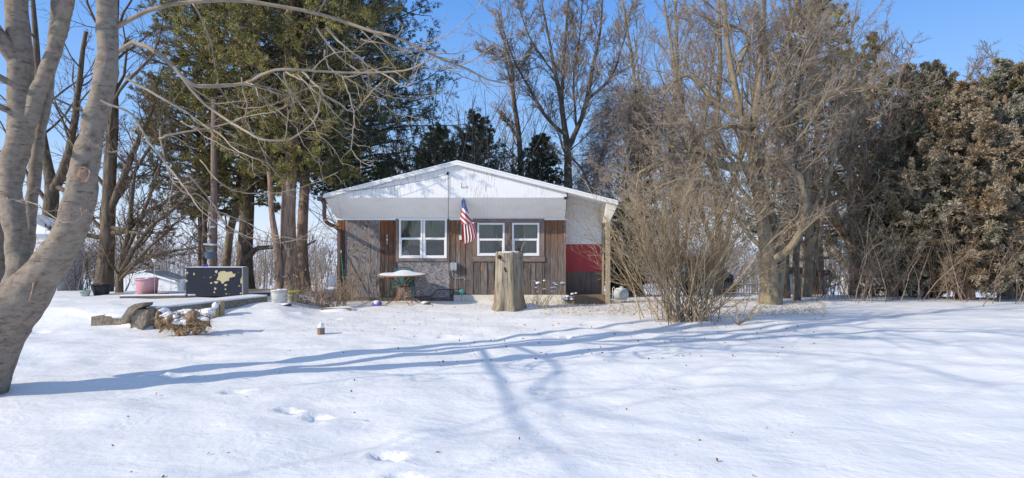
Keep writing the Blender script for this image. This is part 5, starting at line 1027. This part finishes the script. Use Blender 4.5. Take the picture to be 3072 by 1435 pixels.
# vine covered conical tree
vt = conifer('vine_covered_tree', 1915, 19.5, 34, 6.6, 'conical evergreen smothered in grey brown vines right of the house', 86, folD, barkD, .3, 1.55, shape='cone', nb=90, n3=3, nl=16)
r_ = np.random.default_rng(87); n = 560; a = r_.uniform(0, 6.28, n); z = r_.uniform(.2, 1, n)**.8; Pv = np.zeros((n, 9, 3)); w0 = np.array(vt['_w'])
for i in range(n):
    rr = 1.7*(1-z[i]**2*.75); p = w0+A([rr*math.cos(a[i]), rr*math.sin(a[i]), 6.2*z[i]]); dr = A([math.cos(a[i])*.5, math.sin(a[i])*.5, .5])
    for s in range(9): Pv[i, s] = p; p = p+unit(dr)*.17; dr = dr+r_.normal(size=3)*.25+A([0, 0, -.22])
Rv = np.tile(np.linspace(.012, .006, 9), (n, 1)); K, KR = kids(Pv, Rv, 9, (.1, 1), (30, 80), .5, .7, 6, .3, (0, 0, -.12), r_=r_, rmin=.005); K2, KR2 = kids(K, KR, 4, (.1, 1), (30, 80), .5, .8, 4, .3, (0, 0, -.1), r_=r_, rmin=.004)
V, Q = join([tubes(Pv, Rv, 3), tubes(K, KR, 3), tubes(K2, KR2, 3)]); mesh('vines', V, Q, M('grey_vine', [(.17, .14, .12), (.34, .29, .25)], 3, bump=0, island=.4), vt)
# the big spreading tree at right
D1 = 15.6
bare('spreading_tree', [[(2312, 935, D1, .33), (2310, 860, D1, .24), (2303, 760, D1, .19), (2290, 680, D1, .165), (2270, 560, D1, .13), (2258, 470, D1, .115), (2225, 350, D1, .10), (2200, 240, D1, .085), (2180, 120, D1, .07), (2170, -40, D1, .05)],
                        [(2325, 920, D1+.2, .17), (2345, 760, D1+.2, .13), (2320, 640, D1+.2, .115), (2275, 500, D1+.1, .10), (2262, 380, D1+.1, .09), (2275, 250, D1, .075), (2282, 120, D1, .06), (2295, -20, D1, .05)],
                        [(2285, 640, D1, .13), (2250, 520, D1-.3, .12), (2190, 505, D1-.5, .11), (2110, 485, D1-.7, .10), (2030, 475, D1-.9, .085), (1960, 500, D1-1, .05), (1900, 540, D1-1, .02)],
                        [(2180, 500, D1-.5, .08), (2060, 470, D1-.8, .07), (2100, 410, D1-.9, .06), (2160, 385, D1-.9, .05), (2240, 400, D1-.8, .03)],
                        [(2300, 800, D1, .12), (2380, 740, D1-.5, .09), (2410, 650, D1-.7, .085), (2405, 560, D1-.8, .08), (2370, 505, D1-.9, .06), (2340, 490, D1-1, .03)],
                        [(2250, 470, D1, .09), (2310, 400, D1-.3, .07), (2400, 340, D1-.5, .06), (2500, 290, D1-.6, .05), (2600, 270, D1-.7, .03), (2680, 280, D1-.7, .015)],
                        [(2310, 640, D1, .08), (2240, 620, D1-.8, .06), (2150, 570, D1-1.1, .055), (2080, 545, D1-1.3, .05), (1990, 560, D1-1.5, .035), (1940, 600, D1-1.6, .015)],
                        [(2225, 350, D1, .08), (2160, 320, D1, .07), (2110, 260, D1, .06), (2060, 230, D1, .04), (1990, 280, D1, .02)], [(2262, 380, D1, .07), (2330, 200, D1, .06), (2370, 80, D1, .05), (2400, -40, D1, .03)],
                        [(2200, 240, D1, .06), (2250, 130, D1, .05), (2230, 80, D1, .04), (2150, 60, D1, .03), (2080, 20, D1, .015)]],
     'huge spreading bare tree with mossy arching limbs at right', std(17, 9, 7, .42, .5, .5, (30, 65),   .2, k4=2), barkM, twigM, 91, 'tree', wig=.03)
for i, (px, d, lab, sd) in enumerate([(2150, 18.5, 'bare grey tree standing behind the bush, left of the spreading tree', 92), (2020, 21, 'thin bare tree rising behind the vine covered evergreen', 93), (2420, 17.5, 'pale multi stem bare tree right of the spreading tree', 94)]):
    rw = [[(px, 900, d, .16), (px+8, 700, d, .12), (px-6, 450, d, .1), (px+10, 200, d, .07), (px+4, -60, d, .03)]]+[[(px+2, 900-120*k, d, .08), (px+sgn*(40+20*k), 700-120*k, d, .06), (px+sgn*(75+20*k), 450-110*k, d, .045), (px+sgn*(100+25*k), 180-90*k, d, .015)] for k, sgn in ((0, 1), (1, -1), (2, 1), (3, -1))]
    bare('bare_tree', rw, lab, std(13, 8, 7, .34, .5, .5, (25, 55), .25, k4=1), barkM, twigM, sd)
# spruces and dense trees at right
conifer('spruce_tree', 2450, 22, 34, 12.2, 'tall dark spruce directly behind the spreading tree', 95, folO, barkC, 2.2, 3.9, shape='cone', nb=150, droop=.12, n3=4)
conifer('spruce_tree', 2620, 25.5, 34, 11.6, 'olive spruce right of the tallest one', 96, folO, barkC, 1.2, 3.4, shape='cone', nb=130, droop=.12, n3=5)
for px, d, hz, sd, fo, lab in [(2725, 25, 10.0, 971, folB, 'rusty brown evergreen just right of the olive spruce'), (2800, 18.4, 6.9, 972, folM, 'brownish evergreen at right, second from the picture edge'), (2905, 17.2, 6.0, 973, folB, 'lower rusty bushy evergreen between two taller ones at right'), (3020, 18.0, 6.9, 98, folM, 'rightmost mottled evergreen at the edge of the picture')]:
    conifer('mottled_evergreen', px, d, 34, hz, lab, sd, fo, barkC, .25, 1.9, nb=120, n3=5, nl=26, leaf=(.05, .14), lw=(.008, .018))
for px, d, sd, lab in [(2690, 18.6, 101, 'brown twiggy tree before the olive spruce at right'), (2880, 20.4, 102, 'brown twiggy tree between the two rightmost evergreens'), (3060, 20.5, 103, 'rightmost twiggy brown tree at the picture edge'), (2560, 18.6, 104, 'low twiggy tree right of the pale multi stem tree')]:
    h_ = 250+40*math.sin(sd)
    rw = [[(px, 915, d, .17), (px+5, 760, d, .14), (px-8, 560, d, .11), (px+6, h_, d, .04), (px+12, h_-50, d, .02)]]+[[(px, 860-110*k, d, .09), (px+sgn*60, 700-90*k, d, .06), (px+sgn*100, 560-90*k, d, .045), (px+sgn*115, 420-60*k, d, .015)] for k, sgn in ((0, 1), (1, -1), (2, 1), (3, -1))]
    bare('bare_tree', rw, lab, std(14, 9, 8, .36, .5, .5, (30, 65), .1, rm=.008), barkC, brush, sd)
thicket('brush_thicket', [(2480, 900, 17), (2600, 900, 17.2), (2700, 900, 17), (2800, 900, 17.4), (2540, 900, 16.6), (2650, 900, 16.8), (2750, 900, 16.9)], 2.2, 12, brush, 'brown undergrowth at the foot of the right hand trees', 105, spread=.6)
thicket('brush_thicket', [(2900, 900, 17.2), (2980, 900, 17), (3070, 900, 17), (2850, 900, 16.8), (2930, 900, 16.7)], 2.2, 13, brush, 'brown undergrowth at the far right edge', 106, spread=.6)
thicket('brush_thicket', [(1860, 900, 19), (1960, 900, 20), (2060, 900, 22)], 2.0, 10, brush, 'undergrowth behind the propane tank', 107)
conifer('juniper', 1880, 17.6, 12, 2.6, 'low green juniper behind the porch post and tank', 108, folD, barkD, .1, .95, nb=50, n3=4, nl=24)
conifer('mottled_evergreen', 2675, 17.9, 30, 3.6, 'low mottled evergreen in front of the pale neighbour house', 974, folM, barkC, .1, 1.5, nb=70, n3=4, nl=24)
for px, d, sd, lab in [(2392, 16.4, 121, 'slim dark trunk just right of the spreading tree base'), (2362, 17, 122, 'slim trunk directly behind the spreading tree base')]:
    bare('bare_tree', [[(px, 925, d, .11), (px-4, 780, d, .085), (px+8, 600, d, .075), (px-6, 380, d, .06), (px+10, 150, d, .04), (px+6, -30, d, .02)]], lab, std(18, 8, 6, .2, .5, .5, (30, 70), .2, rm=.007), barkD, twigM, sd)
# the multi stem bush
r_ = np.random.default_rng(110); g = G(2060, 962, 8); BU = thing('bush', g, 'large bare tan multi stem bush fanning out right of the porch', 'bush'); n = 125; Pt = np.zeros((n, 9, 3)); R_ = np.zeros((n, 9))
for i in range(n):
    a = r_.uniform(0, 6.28); t = abs(r_.normal())*.38; dr = A([math.cos(a)*t*1.15, math.sin(a)*t*.8, 1]); L = r_.uniform(1.8, 3.3)*(1.05-.1*t); p = g+A([r_.normal()*.26+.12*math.cos(a), r_.normal()*.14, -.06])
    if i > 96: dr = A([r_.choice([-.6, 1])*r_.uniform(.7, 1.5), r_.normal()*.4, 1]); L = r_.uniform(1.6, 2.8)
    for s in range(9): Pt[i, s] = p; p = p+unit(dr)*L/8; dr = dr+r_.normal(size=3)*.06+A([math.cos(a), math.sin(a), 0])*.035*(1 if dr[2] > .3 else 0)
    R_[i] = r_.uniform(.0055, .0135)*np.linspace(1, .3, 9)
K, KR = kids(Pt, R_, 9, (.25, 1), (15, 50), .3, .6, 6, .09, (0, 0, .06), r_=r_, rmin=.0042); K2, KR2 = kids(K, KR, 4, (.2, 1), (20, 50), .5, .7, 4, .1, (0, 0, .05), r_=r_, rmin=.0032)
V, Q = join([tubes(Pt, R_, 6)]); mesh('stems', V, Q, bushT, BU, True); V, Q = join([tubes(K, KR, 4), tubes(K2, KR2, 3)]); mesh('twigs', V, Q, bushT, BU)
c = K2[r_.integers(0, len(K2), 900), -1]; V, Q = ribbons(c, r_.normal(size=c.shape)+A([0, 0, -.5]), r_.uniform(.02, .055, len(c)), r_.uniform(.006, .015, len(c)), r_); tag(mesh('dead_leaves', V, Q, leafB, BU))
r_ = np.random.default_rng(111); g = G(2215, 975, 8); Pt = []; 
for i, (ex, ey) in enumerate([(2280, 905), (2310, 900), (2250, 880), (2265, 920), (2180, 930), (2205, 900)]):
    e = P(ex, ey, g[1]+.2*math.sin(i)); c = curve([[*g, .014], [*((g*1.0+e)/2-A([0, 0, .05])), .011], [*e, .006]], 8); Pt.append(c[:, :3])
Pt = A(Pt); R_ = np.tile(np.linspace(.013, .005, 8), (len(Pt), 1)); K, KR = kids(Pt, R_, 8, (.3, 1), (20, 50), .4, .6, 5, .1, (0, 0, .06), r_=r_, rmin=.003); V, Q = join([tubes(Pt, R_, 6), tubes(K, KR, 3)]); tag(mesh('small_bush', V, Q, bushT), 'small low bare bush right of the large tan bush', 'bush')
# ------------------------------------------------------------------ far woods
r_ = np.random.default_rng(120); n = 1500; xs_ = r_.uniform(-120, 120, n); ys_ = r_.uniform(52, 130, n); Pt = np.zeros((n, 5, 3))
for i in range(n):
    p = A([xs_[i], ys_[i], h1(xs_[i], ys_[i])]); dr = A([r_.normal()*.1, 0, 1]); L = r_.uniform(2.2, 5.2)*(1 if ys_[i] < 80 else 1.4)
    for s in range(5): Pt[i, s] = p; p = p+unit(dr)*L/4; dr = dr+r_.normal(size=3)*.08
R_ = np.tile(np.linspace(.10, .03, 5), (n, 1)); K, KR = kids(Pt, R_, 9, (.05, 1), (20, 60), .45, .5, 4, .15, (0, 0, .1), r_=r_, rmin=.034); K2, KR2 = kids(K, KR, 5, (.1, 1), (20, 60), .5, .6, 3, .15, r_=r_, rmin=.026)
V, Q = join([tubes(Pt, R_, 4), tubes(K, KR, 3), tubes(K2, KR2, 3)]); tag(mesh('distant_woods', V, Q, M('far_twig', [(.22, .19, .17), (.36, .31, .27)], .3, bump=0, island=.3)), 'hazy line of distant bare woods beyond the yard', 'woods', kind='stuff')
